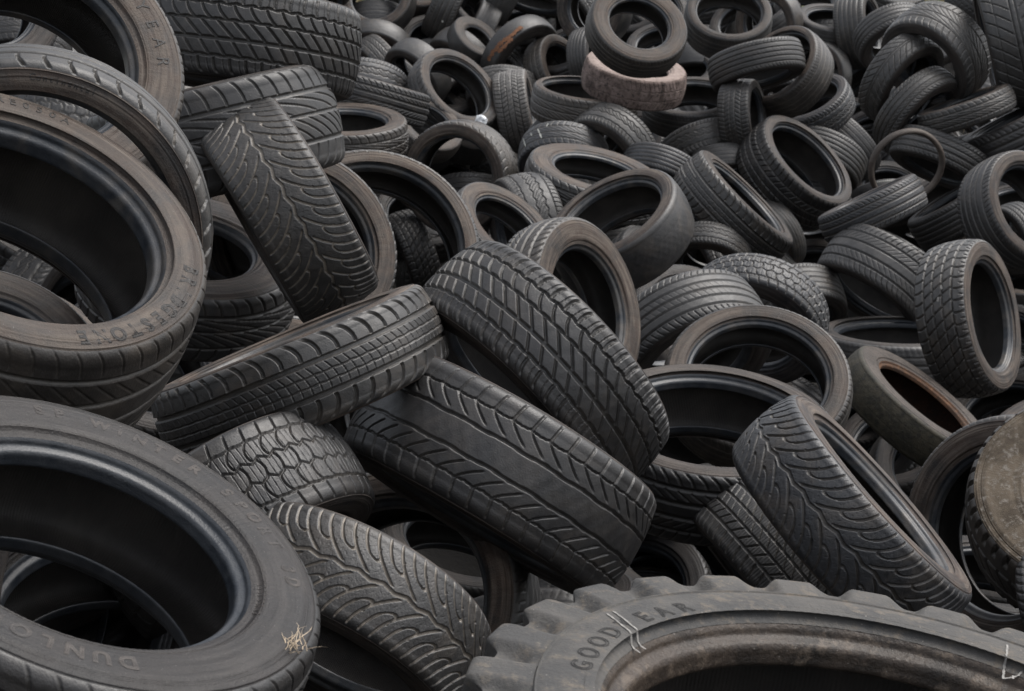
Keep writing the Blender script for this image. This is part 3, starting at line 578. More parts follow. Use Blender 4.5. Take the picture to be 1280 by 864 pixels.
('T130', (-0.357, 15.199, 1.640), (0.006, -0.459, -0.888), 0.305, 0.64, 0.64, 'slots', 0.3, 'dark', 1, 'dark tyre top seen low inside the reddish brown ringed tyre'),
('T133', (-0.463, 15.842, 2.081), (0.450, -0.413, 0.792), 0.31, 0.64, 0.6, 'bald', 0.5, 'mid', 1, 'small tyre seen inside the wide dark hollow of the tilted tyre'),
('T131', (-0.488, 15.758, 1.655), (0.450, -0.391, 0.803), 0.316, 0.6, 0.6, 'bald', 0.6, 'mid', 1, 'little pale tyre seen inside the reddish brown ringed tyre'),
]
BURIED = [
((0.49, 7.12, 1.00), (-0.28, -0.54, 0.79), 0.35),
((2.12, 17.16, 2.93), (-0.37, -0.64, 0.67), 0.31),
((1.30, 16.30, 2.76), (-0.18, -0.55, 0.81), 0.31),
((-0.71, 3.15, 2.37), (0.17, -0.31, 0.93), 0.32),
((-0.90, 3.62, 2.09), (0.54, -0.80, -0.26), 0.36),
((2.80, 13.66, 1.82), (0.09, -0.61, 0.78), 0.31),
((-0.85, 3.26, 2.42), (0.87, -0.48, 0.15), 0.33),
((2.61, 9.43, 1.17), (-0.34, -0.43, 0.84), 0.31),
((0.66, 7.06, 1.16), (0.11, -0.31, 0.94), 0.34),
((2.36, 17.13, 2.98), (-0.55, -0.17, 0.82), 0.31),
((-1.74, 6.90, 2.23), (0.91, -0.40, -0.10), 0.31),
((1.85, 8.50, 1.27), (-0.36, -0.45, 0.81), 0.31),
((3.13, 13.22, 1.81), (-0.46, -0.36, 0.81), 0.31),
((0.63, 7.46, 1.49), (0.41, -0.30, 0.86), 0.31),
((1.99, 7.53, 0.88), (-0.06, 0.16, 0.98), 0.31),
((1.91, 11.58, 1.54), (-0.27, -0.61, 0.75), 0.31),
((0.81, 10.52, 1.76), (0.60, -0.45, 0.66), 0.32),
((4.16, 16.79, 3.15), (0.42, -0.41, 0.81), 0.31),
((-0.70, 13.75, 1.61), (0.15, -0.58, 0.80), 0.36),
((1.37, 9.00, 1.32), (-0.57, -0.51, -0.64), 0.31),
((-3.34, 12.86, 2.96), (-0.00, -0.52, -0.85), 0.31),
((0.85, 8.87, 1.82), (0.26, -0.66, 0.71), 0.31),
((-0.35, 15.94, 3.09), (0.59, -0.44, 0.68), 0.31),
((1.12, 16.81, 3.08), (-0.37, -0.68, 0.64), 0.31),
((-1.57, 6.72, 2.21), (-0.36, -0.78, 0.51), 0.31),
((-2.04, 7.22, 2.37), (0.45, -0.60, 0.66), 0.31),
((3.41, 16.96, 3.23), (0.18, -0.51, 0.84), 0.31),
((1.96, 8.34, 1.18), (0.16, -0.71, 0.68), 0.31),
((-0.53, 16.40, 2.40), (-0.28, -0.41, 0.87), 0.36),
((-1.86, 7.18, 2.52), (0.44, -0.39, 0.81), 0.31),
((2.85, 14.91, 2.27), (-0.28, -0.27, 0.92), 0.31),
((1.81, 7.56, 1.03), (0.07, -0.10, 0.99), 0.31),
((-1.26, 6.09, 2.21), (0.49, -0.54, 0.68), 0.31),
((2.69, 17.09, 3.10), (-0.01, -0.47, 0.88), 0.31),
((1.23, 10.92, 1.69), (-0.95, -0.22, -0.21), 0.31),
((-0.65, 15.73, 2.83), (0.03, -0.61, 0.79), 0.32),
((2.26, 15.27, 2.48), (0.00, -0.58, -0.81), 0.31),
((0.83, 12.98, 2.24), (-0.45, -0.56, 0.69), 0.31),
((3.67, 13.31, 1.78), (-0.23, -0.17, 0.96), 0.31),
((1.82, 17.66, 2.99), (-0.03, -0.54, 0.84), 0.33),
((1.79, 17.76, 3.09), (-0.15, -0.29, 0.94), 0.32),
((-0.53, 15.37, 2.48), (0.07, -0.67, 0.74), 0.35),
((-0.52, 6.27, 2.02), (-0.76, -0.65, 0.01), 0.31),
((0.46, 15.31, 2.76), (-0.40, -0.44, 0.80), 0.32),
((0.35, 16.19, 2.87), (0.47, -0.63, 0.62), 0.31),
((0.10, 5.02, 1.62), (-0.02, -0.64, -0.77), 0.31),
((1.97, 12.17, 1.85), (-0.08, -0.73, -0.68), 0.32),
((-0.33, 15.51, 2.40), (0.41, -0.54, 0.74), 0.35),
((1.56, 8.88, 1.41), (0.29, -0.58, 0.76), 0.31),
((2.96, 15.58, 2.48), (-0.49, -0.38, 0.78), 0.31),
((1.69, 8.79, 1.21), (0.07, -0.53, 0.84), 0.31),
((0.07, 16.19, 2.98), (-0.10, -0.20, 0.97), 0.31),
((-0.32, 15.61, 2.39), (0.30, -0.41, 0.86), 0.35),
((-0.29, 16.27, 1.85), (-0.35, -0.43, 0.83), 0.36),
((1.28, 16.92, 3.08), (0.33, -0.66, 0.68), 0.32),
((1.43, 15.49, 2.56), (-0.25, -0.41, 0.88), 0.31),
((-1.04, 3.70, 2.32), (0.05, -0.57, 0.82), 0.36),
((-0.75, 15.84, 2.05), (-0.40, -0.63, 0.66), 0.36),
((2.78, 14.45, 2.13), (-0.61, -0.42, 0.67), 0.32),
((-0.70, 15.21, 2.37), (0.79, -0.24, -0.56), 0.36),
((2.77, 10.18, 1.40), (-0.13, -0.57, 0.81), 0.31),
((-0.54, 16.18, 2.93), (-0.16, -0.80, 0.59), 0.31),
((-0.54, 13.72, 1.28), (0.59, -0.79, -0.18), 0.36),
((-1.63, 15.53, 3.19), (0.68, -0.59, -0.43), 0.31),
((2.74, 10.18, 1.12), (0.71, -0.65, -0.28), 0.31),
((0.18, 5.43, 1.58), (0.94, -0.10, 0.32), 0.31),
((0.11, 5.02, 1.64), (-0.38, 0.02, 0.93), 0.31),
((-0.18, 6.06, 1.55), (0.23, -0.23, 0.94), 0.31),
((1.78, 6.53, 1.26), (0.06, -0.18, 0.98), 0.31),
((1.87, 7.16, 1.19), (0.24, -0.47, 0.85), 0.31),
]
OWN = 98
OUTER = [
((-1.5, 1.45, 2.94), (-0.55, -0.54, 0.64), .31),
((-0.92, 1.2, 2.81), (0.31, -0.24, 0.92), .31),
((-0.45, 1.39, 2.63), (-0.18, -0.84, 0.5), .31),
((0.33, 1.12, 2.72), (-0.5, -0.75, 0.44), .31),
((1.1, 1.38, 2.66), (0.05, -0.24, 0.97), .31),
((-1.58, 2.01, 2.89), (0.16, -0.15, 0.98), .31),
((0.96, 1.88, 2.52), (0.53, -0.83, 0.15), .31),
((-1.83, 2.58, 3.02), (-0.72, 0.54, 0.44), .31),
((-1.14, 2.42, 2.9), (-0.63, -0.13, 0.76), .31),
((1.38, 2.38, 2.57), (0.19, -0.18, 0.96), .31),
((-1.42, 3.12, 2.69), (0.3, 0.83, 0.46), .31),
((1.32, 3.11, 2.25), (0.25, -0.03, 0.97), .31),
((1.84, 3.07, 2.02), (0.57, 0.4, 0.72), .31),
((-2.12, 3.39, 2.84), (0.05, 0.83, 0.56), .31),
((1.71, 3.65, 2.15), (0.46, 0.48, 0.75), .31),
((-2.32, 3.99, 2.59), (0.09, 0.08, 0.99), .31),
((-1.62, 4.05, 2.47), (0.95, 0.16, 0.25), .31),
((2.19, 3.88, 2.03), (0.6, 0.18, 0.78), .31),
((-2.54, 4.63, 2.2), (-0.08, -0.35, 0.93), .31),
((-1.84, 4.74, 2.41), (0.34, 0.41, 0.85), .31),
((-0.05, 4.77, 2.42), (-0.12, 0.07, 0.99), .31),
((2.03, 4.7, 2.03), (0, -0.26, 0.96), .31),
((-2.65, 5.33, 2.28), (-0.76, -0.28, 0.59), .31),
((-1.46, 5.24, 2.42), (0.43, -0.35, 0.83), .31),
((1.81, 5.28, 2.1), (-0.11, -0.05, 0.99), .31),
((2.46, 5.29, 1.93), (0.63, -0.05, 0.78), .31),
((-2.67, 5.87, 2.74), (0.02, 0.82, 0.58), .31),
((-2.13, 5.9, 2.5), (0.16, 0.06, 0.99), .31),
((2.19, 5.79, 2.09), (0.2, -0.95, 0.22), .31),
((-1.15, 6.24, 2.69), (0.43, -0.5, 0.75), .31),
((2.4, 6.21, 1.87), (0.15, 0.93, 0.34), .31),
((-2.91, 6.82, 3.05), (-0.78, -0.39, 0.48), .31),
((-2.09, 6.61, 3.06), (-0.04, -0.68, 0.74), .31),
((-0.77, 6.66, 2.59), (0.05, 0.13, 0.99), .31),
((0.03, 6.71, 2.19), (0.12, -0.18, 0.98), .31),
((2.97, 6.62, 1.88), (-0.04, -0.72, 0.69), .31),
((-3.42, 7.16, 3.17), (-0.46, -0.89, 0.02), .31),
((-2.28, 7.36, 3.03), (0.38, -0.07, 0.92), .31),
((-1.47, 7.5, 2.84), (-0.66, -0.71, 0.25), .31),
((-0.92, 7.25, 2.63), (0.41, -0.45, 0.79), .31),
((-0.09, 7.3, 2.16), (-0.49, 0.53, 0.69), .31),
((2.75, 7.36, 1.87), (0.91, 0.23, 0.35), .31),
((-3.54, 7.88, 2.74), (0.07, -0.47, 0.88), .31),
((-2.71, 8.08, 2.6), (0.86, -0.12, 0.5), .31),
((-1.11, 7.86, 2.64), (0.41, 0.66, 0.63), .31),
((1.07, 7.97, 1.93), (0.18, 0.28, 0.94), .31),
((2.61, 7.97, 1.76), (0.84, 0.53, 0.09), .31),
((3.29, 7.93, 1.97), (0.07, 0.28, 0.96), .31),
((-3.65, 8.39, 2.22), (-0.03, -0.64, 0.76), .31),
((-2.99, 8.56, 1.85), (-0.65, -0.37, 0.66), .31),
((-2.35, 8.65, 1.93), (0.16, -0.43, 0.89), .31),
((-1.73, 8.58, 2.12), (0.85, -0.21, 0.48), .31),
((-1.26, 8.41, 2.39), (-0.66, -0.45, 0.6), .31),
((3.05, 8.46, 1.96), (0.11, 0.02, 0.99), .31),
((-3.83, 9.02, 1.47), (-0.87, -0.41, 0.28), .31),
((-3.01, 9.2, 1.51), (0.4, -0.64, 0.65), .31),
((-2.51, 9.08, 1.7), (0.3, -0.53, 0.79), .31),
((-1.91, 9, 1.9), (-0.4, 0.4, 0.83), .31),
((-1.41, 9.09, 2.08), (-0.25, 0.52, 0.82), .31),
((-1.04, 9.19, 2.39), (0.48, 0.13, 0.87), .31),
((3.52, 9.19, 2.42), (0.16, 0.21, 0.96), .31),
((-4.05, 9.55, 1.22), (-0.34, -0.86, 0.38), .31),
((-3.27, 9.72, 1.23), (-0.12, 0.41, 0.9), .31),
((-2.07, 9.56, 1.69), (0.47, -0.58, 0.66), .31),
((-1.86, 9.66, 2.07), (-0.94, -0.32, 0.06), .31),
((-1.3, 9.72, 2.46), (0.94, -0.3, 0.16), .31),
((3.1, 9.65, 2.47), (-0.18, 0.78, 0.6), .31),
((3.86, 9.64, 2.56), (0.41, -0.12, 0.91), .31),
((-4.19, 10.26, 1.15), (-0.17, -0.98, 0.13), .31),
((-3.02, 10.3, 1.34), (0.12, -0.23, 0.97), .31),
((-2.47, 10.05, 1.57), (-0.99, 0.09, 0.07), .31),
((-1.95, 10.28, 2.27), (-0.28, 0.25, 0.93), .31),
((-1.21, 10.29, 2.49), (-0.44, 0.89, 0.08), .31),
((0.43, 10.11, 2.3), (-0.22, 0.24, 0.95), .31),
((3.85, 10.27, 2.5), (-0.25, 0.83, 0.5), .31),
((-4.36, 10.85, 1.14), (-0.47, 0.47, 0.74), .31),
((-3.45, 10.7, 1.29), (-0.68, 0.4, 0.61), .31),
((-2.93, 10.78, 1.58), (0.5, 0.48, 0.72), .31),
((-2.58, 10.46, 1.88), (-0.17, -0.96, 0.22), .31),
((0.25, 10.83, 2.29), (-0.35, 0.1, 0.93), .31),
((4.11, 10.82, 2.48), (-0.86, 0.16, 0.49), .31),
((-4.15, 11.28, 1.37), (0.07, -0.28, 0.96), .31),
((-3.29, 11.22, 1.81), (-0.49, -0.62, 0.61), .31),
((-2.55, 11.05, 2.19), (0.99, 0.14, 0.07), .31),
((-2.14, 11.24, 2.44), (0.48, 0.7, 0.53), .31),
((-1.46, 11.28, 2.43), (-0.53, 0.79, 0.31), .31),
((2.92, 11.09, 2.44), (-0.12, 0.24, 0.96), .31),
((3.53, 11.3, 2.14), (-0.19, -0.32, 0.93), .31),
((-4.43, 11.65, 1.61), (-0.69, -0.67, 0.28), .31),
((-3.93, 11.77, 2.12), (0.65, 0.56, 0.52), .31),
((-3.27, 11.61, 2.13), (-0.67, 0.09, 0.73), .31),
((-2.69, 11.87, 2.19), (-0.01, 0.75, 0.66), .31),
((-1.76, 11.73, 2.2), (-0.23, -0.24, 0.94), .31),
((-1.01, 11.83, 2.28), (-0.37, 0.02, 0.93), .31),
((3.83, 11.79, 1.72), (0.19, 0.49, 0.85), .31),
((4.4, 11.81, 1.63), (0.11, -0.32, 0.94), .31),
((-4.56, 12.45, 2.37), (-0.2, 0.58, 0.79), .31),
((-3.46, 12.28, 2.42), (0.23, 0.48, 0.85), .31),
((-2.31, 12.48, 2.21), (-0.62, 0.29, 0.73), .31),
((-1.77, 12.37, 2.29), (0.45, 0.01, 0.89), .31),
((0.33, 12.34, 2.34), (-0.61, 0.6, 0.52), .31),
((4.06, 12.31, 1.53), (-0.16, -0.24, 0.96), .31),
((-3.53, 12.97, 2.29), (0.04, 0.19, 0.98), .31),
((-2.63, 13.03, 2.23), (0.61, 0.29, 0.74), .31),
((-1.72, 12.94, 2.19), (-0.57, 0.52, 0.64), .31),
((1.65, 12.67, 2.4), (0.2, -0.12, 0.97), .31),
((4.1, 12.86, 1.65), (-0.09, 0.15, 0.98), .31),
((4.71, 12.73, 1.49), (0.58, -0.18, 0.79), .31),
((-4.97, 13.39, 2.36), (0.07, 0.2, 0.98), .31),
((-4.31, 13.52, 2.49), (-0.81, 0.23, 0.55), .31),
((-3.36, 13.56, 2.37), (-0.05, -0.68, 0.73), .31),
((-2.17, 13.47, 2.24), (-0.37, -0.18, 0.91), .31),
((-1.05, 13.52, 2.23), (-0.55, 0.63, 0.55), .31),
((0.54, 13.48, 2.2), (-0.49, 0.4, 0.77), .31),
((1.24, 13.33, 2.48), (-0.12, 0.62, 0.77), .31),
((1.61, 13.6, 2.26), (-0.85, -0.51, 0.13), .31),
((4.38, 13.33, 1.75), (0.65, -0.43, 0.63), .31),
((4.99, 13.58, 1.62), (-0.83, -0, 0.55), .31),
((-5.27, 13.88, 2.46), (-0.1, -0.93, 0.37), .31),
((-4.72, 13.99, 2.46), (-0.02, 0.21, 0.98), .31),
((-3.01, 14.14, 2.35), (0.99, 0.13, 0.1), .31),
((-2.49, 13.96, 2.22), (0.24, 0.7, 0.67), .31),
((0.29, 14.12, 2.26), (-0.21, 0.2, 0.96), .31),
((0.99, 13.94, 2.3), (-0.55, -0.02, 0.84), .31),
((3.09, 14.13, 2.44), (-0.3, 0.64, 0.7), .31),
((3.66, 14.12, 2.42), (0.64, 0.49, 0.59), .31),
((4.21, 13.89, 2.13), (-0.49, 0.47, 0.73), .31),
((4.7, 14.11, 2.35), (0.39, 0.52, 0.76), .31),
((-5.34, 14.43, 2.64), (-0.46, 0.62, 0.64), .31),
((-4.69, 14.62, 2.79), (-0.77, -0.62, 0.15), .31),
((-4.11, 14.43, 2.57), (-0.9, -0.27, 0.35), .31),
((-3.26, 14.57, 2.54), (0.53, -0.25, 0.81), .31),
((-2.41, 14.55, 2.55), (0.01, 0.2, 0.98), .31),
((-1.31, 14.5, 2.5), (-0.05, -0.09, 0.99), .31),
((-0.79, 14.53, 2.34), (0.37, 0.03, 0.93), .31),
((1.36, 14.55, 2.38), (0.77, 0.15, 0.62), .31),
((4.15, 14.6, 2.34), (-0.03, -0.18, 0.98), .31),
((4.67, 14.62, 2.08), (0.74, 0.06, 0.67), .31),
((5.24, 14.51, 1.96), (-0.09, 0.21, 0.97), .31),
((-5.45, 15.22, 2.6), (-0.67, 0.69, 0.28), .31),
((-4.27, 15.23, 2.85), (0.01, 0.15, 0.99), .31),
((-3.72, 15.18, 2.65), (0.09, 0.63, 0.77), .31),
((-2.57, 15.18, 2.66), (0.46, 0.5, 0.74), .31),
((-1.81, 15.12, 2.57), (-0.1, -0.31, 0.94), .31),
((0.95, 15.11, 2.52), (-0.04, 0.88, 0.48), .31),
((3.43, 15, 2.42), (0.23, -0.18, 0.96), .31),
((4.32, 15.16, 2.08), (0.99, 0.05, 0.14), .31),
((5.05, 15.23, 1.62), (0.79, -0.3, 0.54), .31),
((-4.95, 15.68, 2.85), (-0.05, -0.88, 0.47), .31),
((-4.33, 15.8, 2.9), (-0.08, -0.2, 0.98), .31),
((-3.46, 15.61, 2.83), (-0.99, -0.14, 0.02), .31),
((-2.87, 15.67, 2.78), (-0.81, 0.53, 0.25), .31),
((-1.71, 15.72, 2.66), (0.51, -0.41, 0.75), .31),
((3.76, 15.71, 2.3), (0.01, 0.13, 0.99), .31),
((4.45, 15.66, 1.73), (-0.63, -0.64, 0.44), .31),
((5.21, 15.79, 1.51), (0.24, 0.37, 0.89), .31),
((-5.62, 16.12, 2.64), (0.06, -0.94, 0.34), .31),
((-3.49, 16.24, 2.73), (-0.85, 0.1, 0.52), .31),
((-2.87, 16.24, 2.85), (-0.53, 0.32, 0.78), .31),
((-1.99, 16.23, 2.67), (-0.39, 0.54, 0.75), .31),
((1.9, 16.26, 2.74), (-0.22, 0.08, 0.97), .31),
((3.18, 16.12, 2.42), (-0.29, 0.14, 0.95), .31),
((4.49, 16.29, 1.85), (0.91, -0.29, 0.31), .31),
((5.82, 16.34, 1.2), (-0.5, 0.49, 0.71), .31),
((-5.92, 16.69, 2.54), (-0.4, -0.75, 0.52), .31),
((-5.03, 16.55, 2.74), (0.25, 0.48, 0.84), .31),
((-4.26, 16.61, 2.77), (0.41, 0.11, 0.91), .31),
((-3.65, 16.77, 2.88), (-0.06, 0.83, 0.55), .31),
((-2.5, 16.69, 2.83), (0.37, -0.9, 0.23), .31),
((-1.36, 16.73, 2.83), (-0.49, 0.17, 0.85), .31),
((0.51, 16.73, 2.72), (-0.6, -0.18, 0.78), .31),
((1.38, 16.87, 2.65), (-0.59, 0.18, 0.78), .31),
((2.33, 16.77, 2.57), (0.65, -0.19, 0.74), .31),
((3.37, 16.67, 2.28), (0.43, 0.76, 0.49), .31),
((4.56, 16.84, 1.75), (0.84, -0.34, 0.43), .31),
((5.03, 16.82, 1.53), (0.53, -0.28, 0.8), .31),
((-6.09, 17.32, 2.61), (-0.4, 0.79, 0.46), .31),
((-5.52, 17.28, 2.49), (0.95, 0.3, 0.04), .31),
((-5.13, 17.28, 2.77), (0.21, -0.95, 0.22), .31),
((-4.25, 17.34, 3.01), (0.11, 0, 0.99), .31),
((-3.18, 17.37, 2.92), (0.13, -0.67, 0.73), .31),
((-2.28, 17.17, 2.96), (-0.72, -0.32, 0.62), .31),
((-1.62, 17.33, 2.76), (0.16, -0.72, 0.67), .31),
((-0.62, 17.18, 2.69), (-0.26, -0.93, 0.25), .31),
((0.04, 17.24, 2.73), (0.94, -0.33, 0.01), .31),
((0.68, 17.36, 2.84), (0.11, 0.24, 0.96), .31),
((3.43, 17.4, 2.4), (0.2, -0.85, 0.49), .31),
((3.88, 17.26, 2.19), (0.16, -0.53, 0.83), .31),
((4.51, 17.39, 2.06), (0.2, -0.27, 0.94), .31),
((4.99, 17.39, 1.82), (0.42, -0.51, 0.75), .31),
((5.44, 17.33, 1.56), (0.34, 0.05, 0.94), .31),
((6.02, 17.07, 1.34), (-0.77, 0.09, 0.63), .31),
((-6.08, 17.95, 2.49), (0.21, 0.96, 0.18), .31),
((-5.14, 17.72, 2.52), (0.67, 0.24, 0.71), .31),
((-4.64, 17.84, 2.95), (0.1, -0.11, 0.99), .31),
((-3.54, 17.87, 2.86), (-0.78, -0.16, 0.61), .31),
((-2.85, 17.98, 2.98), (0.57, -0.42, 0.71), .31),
((-2.23, 17.75, 2.88), (-0.55, -0.7, 0.46), .31),
((-1.36, 17.92, 2.94), (-0.68, -0.38, 0.63), .31),
((-0.81, 17.72, 2.9), (0.68, 0.18, 0.71), .31),
((-0.33, 17.96, 2.77), (-0.37, 0.4, 0.84), .31),
((0.36, 17.83, 2.75), (-0.72, 0.59, 0.35), .31),
((1.25, 17.67, 2.77), (0.77, -0.25, 0.58), .31),
((2.09, 17.84, 2.68), (0.82, -0.55, 0.11), .31),
((2.7, 17.69, 2.6), (-0.83, 0.09, 0.55), .31),
((4.21, 17.72, 2.43), (0.12, 0.92, 0.36), .31),
((5.37, 17.84, 1.75), (0.44, -0.6, 0.67), .31),
((5.92, 17.76, 1.53), (0.67, 0.15, 0.73), .31),
((-1.6, 1.14, 2.4), (-0.86, 0.08, 0.5), .31),
((-0.95, 1.14, 2.36), (-0.49, -0.58, 0.65), .31),
((-0.45, 1.45, 2.21), (-0.44, -0.48, 0.76), .31),
((0.16, 1.39, 2.31), (-0.29, -0.72, 0.63), .31),
((0.63, 1.43, 2.09), (0.83, 0.09, 0.55), .31),
((1.29, 1.43, 2.16), (-0.29, 0.72, 0.63), .31),
((-1.63, 1.9, 2.45), (-1, -0.04, 0.09), .31),
((-0.92, 2.02, 2.45), (0.27, -0.1, 0.96), .31),
((0.03, 1.93, 2.16), (0.62, -0.5, 0.61), .31),
((1.1, 2.05, 2.04), (0.16, -0.71, 0.69), .31),
((0.48, 2.51, 2.2), (-0.14, 0.14, 0.98), .31),
((1.7, 2.32, 2.01), (-0.68, -0.51, 0.52), .31),
((-2.13, 3.02, 2.56), (-0.13, 0.83, 0.54), .31),
((-1.43, 3.05, 2.28), (0.09, -0.86, 0.49), .31),
((0.06, 2.99, 2.06), (0.5, 0.13, 0.86), .31),
((0.84, 3.1, 1.85), (-0.26, 0.19, 0.95), .31),
((2.02, 2.79, 1.68), (-0.08, -0.01, 1), .31),
((0.46, 3.54, 1.91), (-0.06, 0.5, 0.87), .31),
((1.27, 3.69, 1.74), (0.39, 0, 0.92), .31),
((1.87, 3.53, 1.71), (0.63, 0.17, 0.76), .31),
((-2.47, 4.09, 2.01), (-0.92, -0.29, 0.27), .31),
((-1.6, 4.06, 2.06), (0.21, -0.29, 0.93), .31),
((-0.81, 4.23, 2.12), (-0.2, -0.16, 0.97), .31),
((0.56, 4.11, 1.81), (-0.03, -0.18, 0.98), .31),
((-2.6, 4.57, 1.82), (-0.33, -0.57, 0.75), .31),
((-1.45, 4.78, 2.09), (-0.83, -0.14, 0.53), .31),
((0.92, 4.76, 1.69), (0.47, 0.51, 0.72), .31),
((1.42, 4.56, 1.56), (0.25, 0.91, 0.34), .31),
((2.1, 4.64, 1.61), (-0.09, 0.8, 0.6), .31),
((-2.6, 5.26, 1.89), (-0.98, -0.03, 0.17), .31),
((-2.07, 5.02, 1.96), (0.35, -0.6, 0.72), .31),
((-2.21, 5.82, 2.08), (-0.65, -0.68, 0.33), .31),
((-1.61, 5.65, 2.15), (-0.05, 0.37, 0.93), .31),
((0.15, 5.56, 2.06), (-0.05, -0.22, 0.97), .31),
((1.11, 5.88, 1.62), (-0.89, 0.46, 0.07), .31),
((2.1, 5.67, 1.59), (-0.02, -0.27, 0.96), .31),
((2.69, 5.67, 1.63), (0.87, 0.3, 0.38), .31),
((-2.97, 6.17, 2.47), (0.35, -0.68, 0.64), .31),
((2.6, 6.33, 1.4), (0.19, 0.6, 0.78), .31),
((-2.87, 6.76, 2.67), (0.4, 0.13, 0.91), .31),
((-0.75, 6.82, 2.1), (0.31, -0.17, 0.94), .31),
((-0.17, 6.94, 1.84), (-0.34, 0.61, 0.72), .31),
((0.93, 6.6, 1.58), (0.14, 0.07, 0.99), .31),
((-3.09, 7.33, 2.65), (0.16, 0.21, 0.96), .31),
((-1.03, 7.49, 2.28), (0.11, -0.09, 0.99), .31),
((2.66, 7.19, 1.32), (-0.59, -0.13, 0.8), .31),
((-2.65, 8.07, 2.05), (-0.38, -0.45, 0.81), .31),
((-2.1, 7.83, 2.3), (0.85, 0.08, 0.52), .31),
((-1.6, 8.03, 2.12), (0.38, -0.13, 0.92), .31),
((-0.64, 7.76, 1.9), (0.06, -0.97, 0.23), .31),
((-0.18, 8.07, 1.8), (-0.67, -0.52, 0.53), .31),
((0.42, 7.95, 1.76), (0.29, -0.81, 0.51), .31),
((2.68, 7.86, 1.35), (0.63, -0.54, 0.55), .31),
((3.18, 8.05, 1.48), (0.19, -0.46, 0.87), .31),
((-3.37, 8.43, 1.57), (0.11, 0.32, 0.94), .31),
((-1.46, 8.58, 1.72), (0.06, 0.07, 1), .31),
((-0.74, 8.32, 1.83), (0.68, 0.44, 0.59), .31),
((-0.12, 8.62, 1.87), (-0.55, -0.79, 0.26), .31),
((2.89, 8.56, 1.58), (0.37, -0.12, 0.92), .31),
((-3.59, 9.07, 1), (0.25, -0.01, 0.97), .31),
((-3.23, 8.81, 1.26), (-0.33, 0.07, 0.94), .31),
((-2.71, 8.98, 1.15), (-0.85, 0.17, 0.49), .31),
((3.05, 9.11, 1.87), (-0.19, -0.63, 0.75), .31),
((-2.76, 9.63, 1.01), (0.75, 0.64, 0.15), .31),
((-2.27, 9.68, 1.21), (0.28, 0.66, 0.7), .31),
((-1.03, 9.75, 2.02), (-0.09, 0.11, 0.99), .31),
((0.72, 9.56, 1.65), (0.2, 0.57, 0.79), .31),
((2.08, 9.64, 1.81), (-0.34, -0.14, 0.93), .31),
((3.39, 9.53, 2.03), (-0.24, 0.08, 0.97), .31),
((-4.04, 10.07, 0.72), (-0.86, -0.4, 0.32), .31),
((-3.07, 10.3, 0.9), (-0.07, 0.13, 0.99), .31),
((-1.23, 10.29, 2.03), (-0.59, -0.37, 0.71), .31),
((0.02, 9.99, 1.99), (-0.49, -0.11, 0.87), .31),
((3.24, 10.23, 2.24), (0.39, -0.73, 0.56), .31),
((-4.04, 10.68, 0.79), (0.49, -0.56, 0.66), .31),
((-1.85, 10.51, 1.92), (0.03, -0.34, 0.94), .31),
((-1.54, 10.74, 2.23), (-0.77, -0.34, 0.54), .31),
((4.21, 10.72, 2.1), (-0.28, 0.64, 0.71), .31),
((-4.31, 11.36, 0.88), (0.27, -0.33, 0.9), .31),
((-3.7, 11.17, 0.97), (0.71, 0.13, 0.7), .31),
((-3.38, 11.31, 1.34), (-0.03, -0.96, 0.26), .31),
((-2.64, 11.29, 1.83), (0.21, -0.92, 0.32), .31),
((-2, 11.17, 2.01), (-0.02, -0.08, 1), .31),
((0.24, 11.27, 1.99), (-0.19, -0.01, 0.98), .31),
((3.96, 11.02, 1.79), (-0.27, 0.53, 0.81), .31),
((-3.86, 11.9, 1.74), (0.92, 0.36, 0.16), .31),
((-2.88, 11.91, 1.81), (-0.93, 0.27, 0.25), .31),
((-2.26, 11.78, 1.74), (-0.35, 0.51, 0.79), .31),
((-1.14, 11.84, 1.91), (-0.75, 0.06, 0.66), .31),
((-0, 11.95, 1.87), (-0.4, 0.84, 0.37), .31),
((1.07, 11.91, 1.87), (0.55, -0.14, 0.82), .31),
((3.94, 11.66, 1.31), (-0.53, -0.46, 0.71), .31),
((4.23, 11.86, 1.01), (0.43, -0.8, 0.41), .31),
((-4.76, 12.26, 2.04), (0.65, -0.6, 0.47), .31),
((-4.2, 12.48, 2.02), (-0.39, -0.73, 0.57), .31),
((-3.51, 12.43, 1.95), (0.52, 0.47, 0.71), .31),
((-2.47, 12.46, 1.84), (0.09, 0.85, 0.52), .31),
((-1.82, 12.42, 1.66), (-0.47, 0.38, 0.79), .31),
((0.87, 12.49, 1.93), (-0.32, 0.09, 0.94), .31),
((4.07, 12.43, 1.01), (0.39, -0.85, 0.35), .31),
((-4.65, 12.97, 1.92), (-0.81, -0.54, 0.2), .31),
((-3.75, 13.02, 1.84), (0.21, 0.51, 0.84), .31),
((-3.01, 12.81, 1.87), (-0.33, 0.11, 0.94), .31),
((-1.54, 12.96, 1.77), (-0.01, -0.67, 0.75), .31),
((0.3, 13.04, 1.86), (-0.15, 0.28, 0.95), .31),
((1.38, 12.79, 1.94), (0.09, 0.58, 0.81), .31),
((3.53, 13, 1.31), (0.94, -0.29, 0.16), .31),
((4.65, 12.75, 1), (0.73, -0.46, 0.51), .31),
((-4.62, 13.59, 1.92), (0.96, -0.28, 0.07), .31),
((-3.86, 13.55, 2.04), (0.06, -0.94, 0.34), .31),
((-3.3, 13.43, 1.89), (-0.67, 0.46, 0.58), .31),
((-2.66, 13.47, 1.92), (0.37, 0.79, 0.48), .31),
((-2.05, 13.5, 1.66), (0.3, -0.34, 0.89), .31),
((-1.22, 13.53, 1.61), (-0.34, 0.38, 0.86), .31),
((0.57, 13.55, 1.83), (-0.02, -0.35, 0.94), .31),
((1.17, 13.36, 1.89), (-0.75, 0.22, 0.63), .31),
((1.74, 13.34, 1.82), (0.29, -0.2, 0.94), .31),
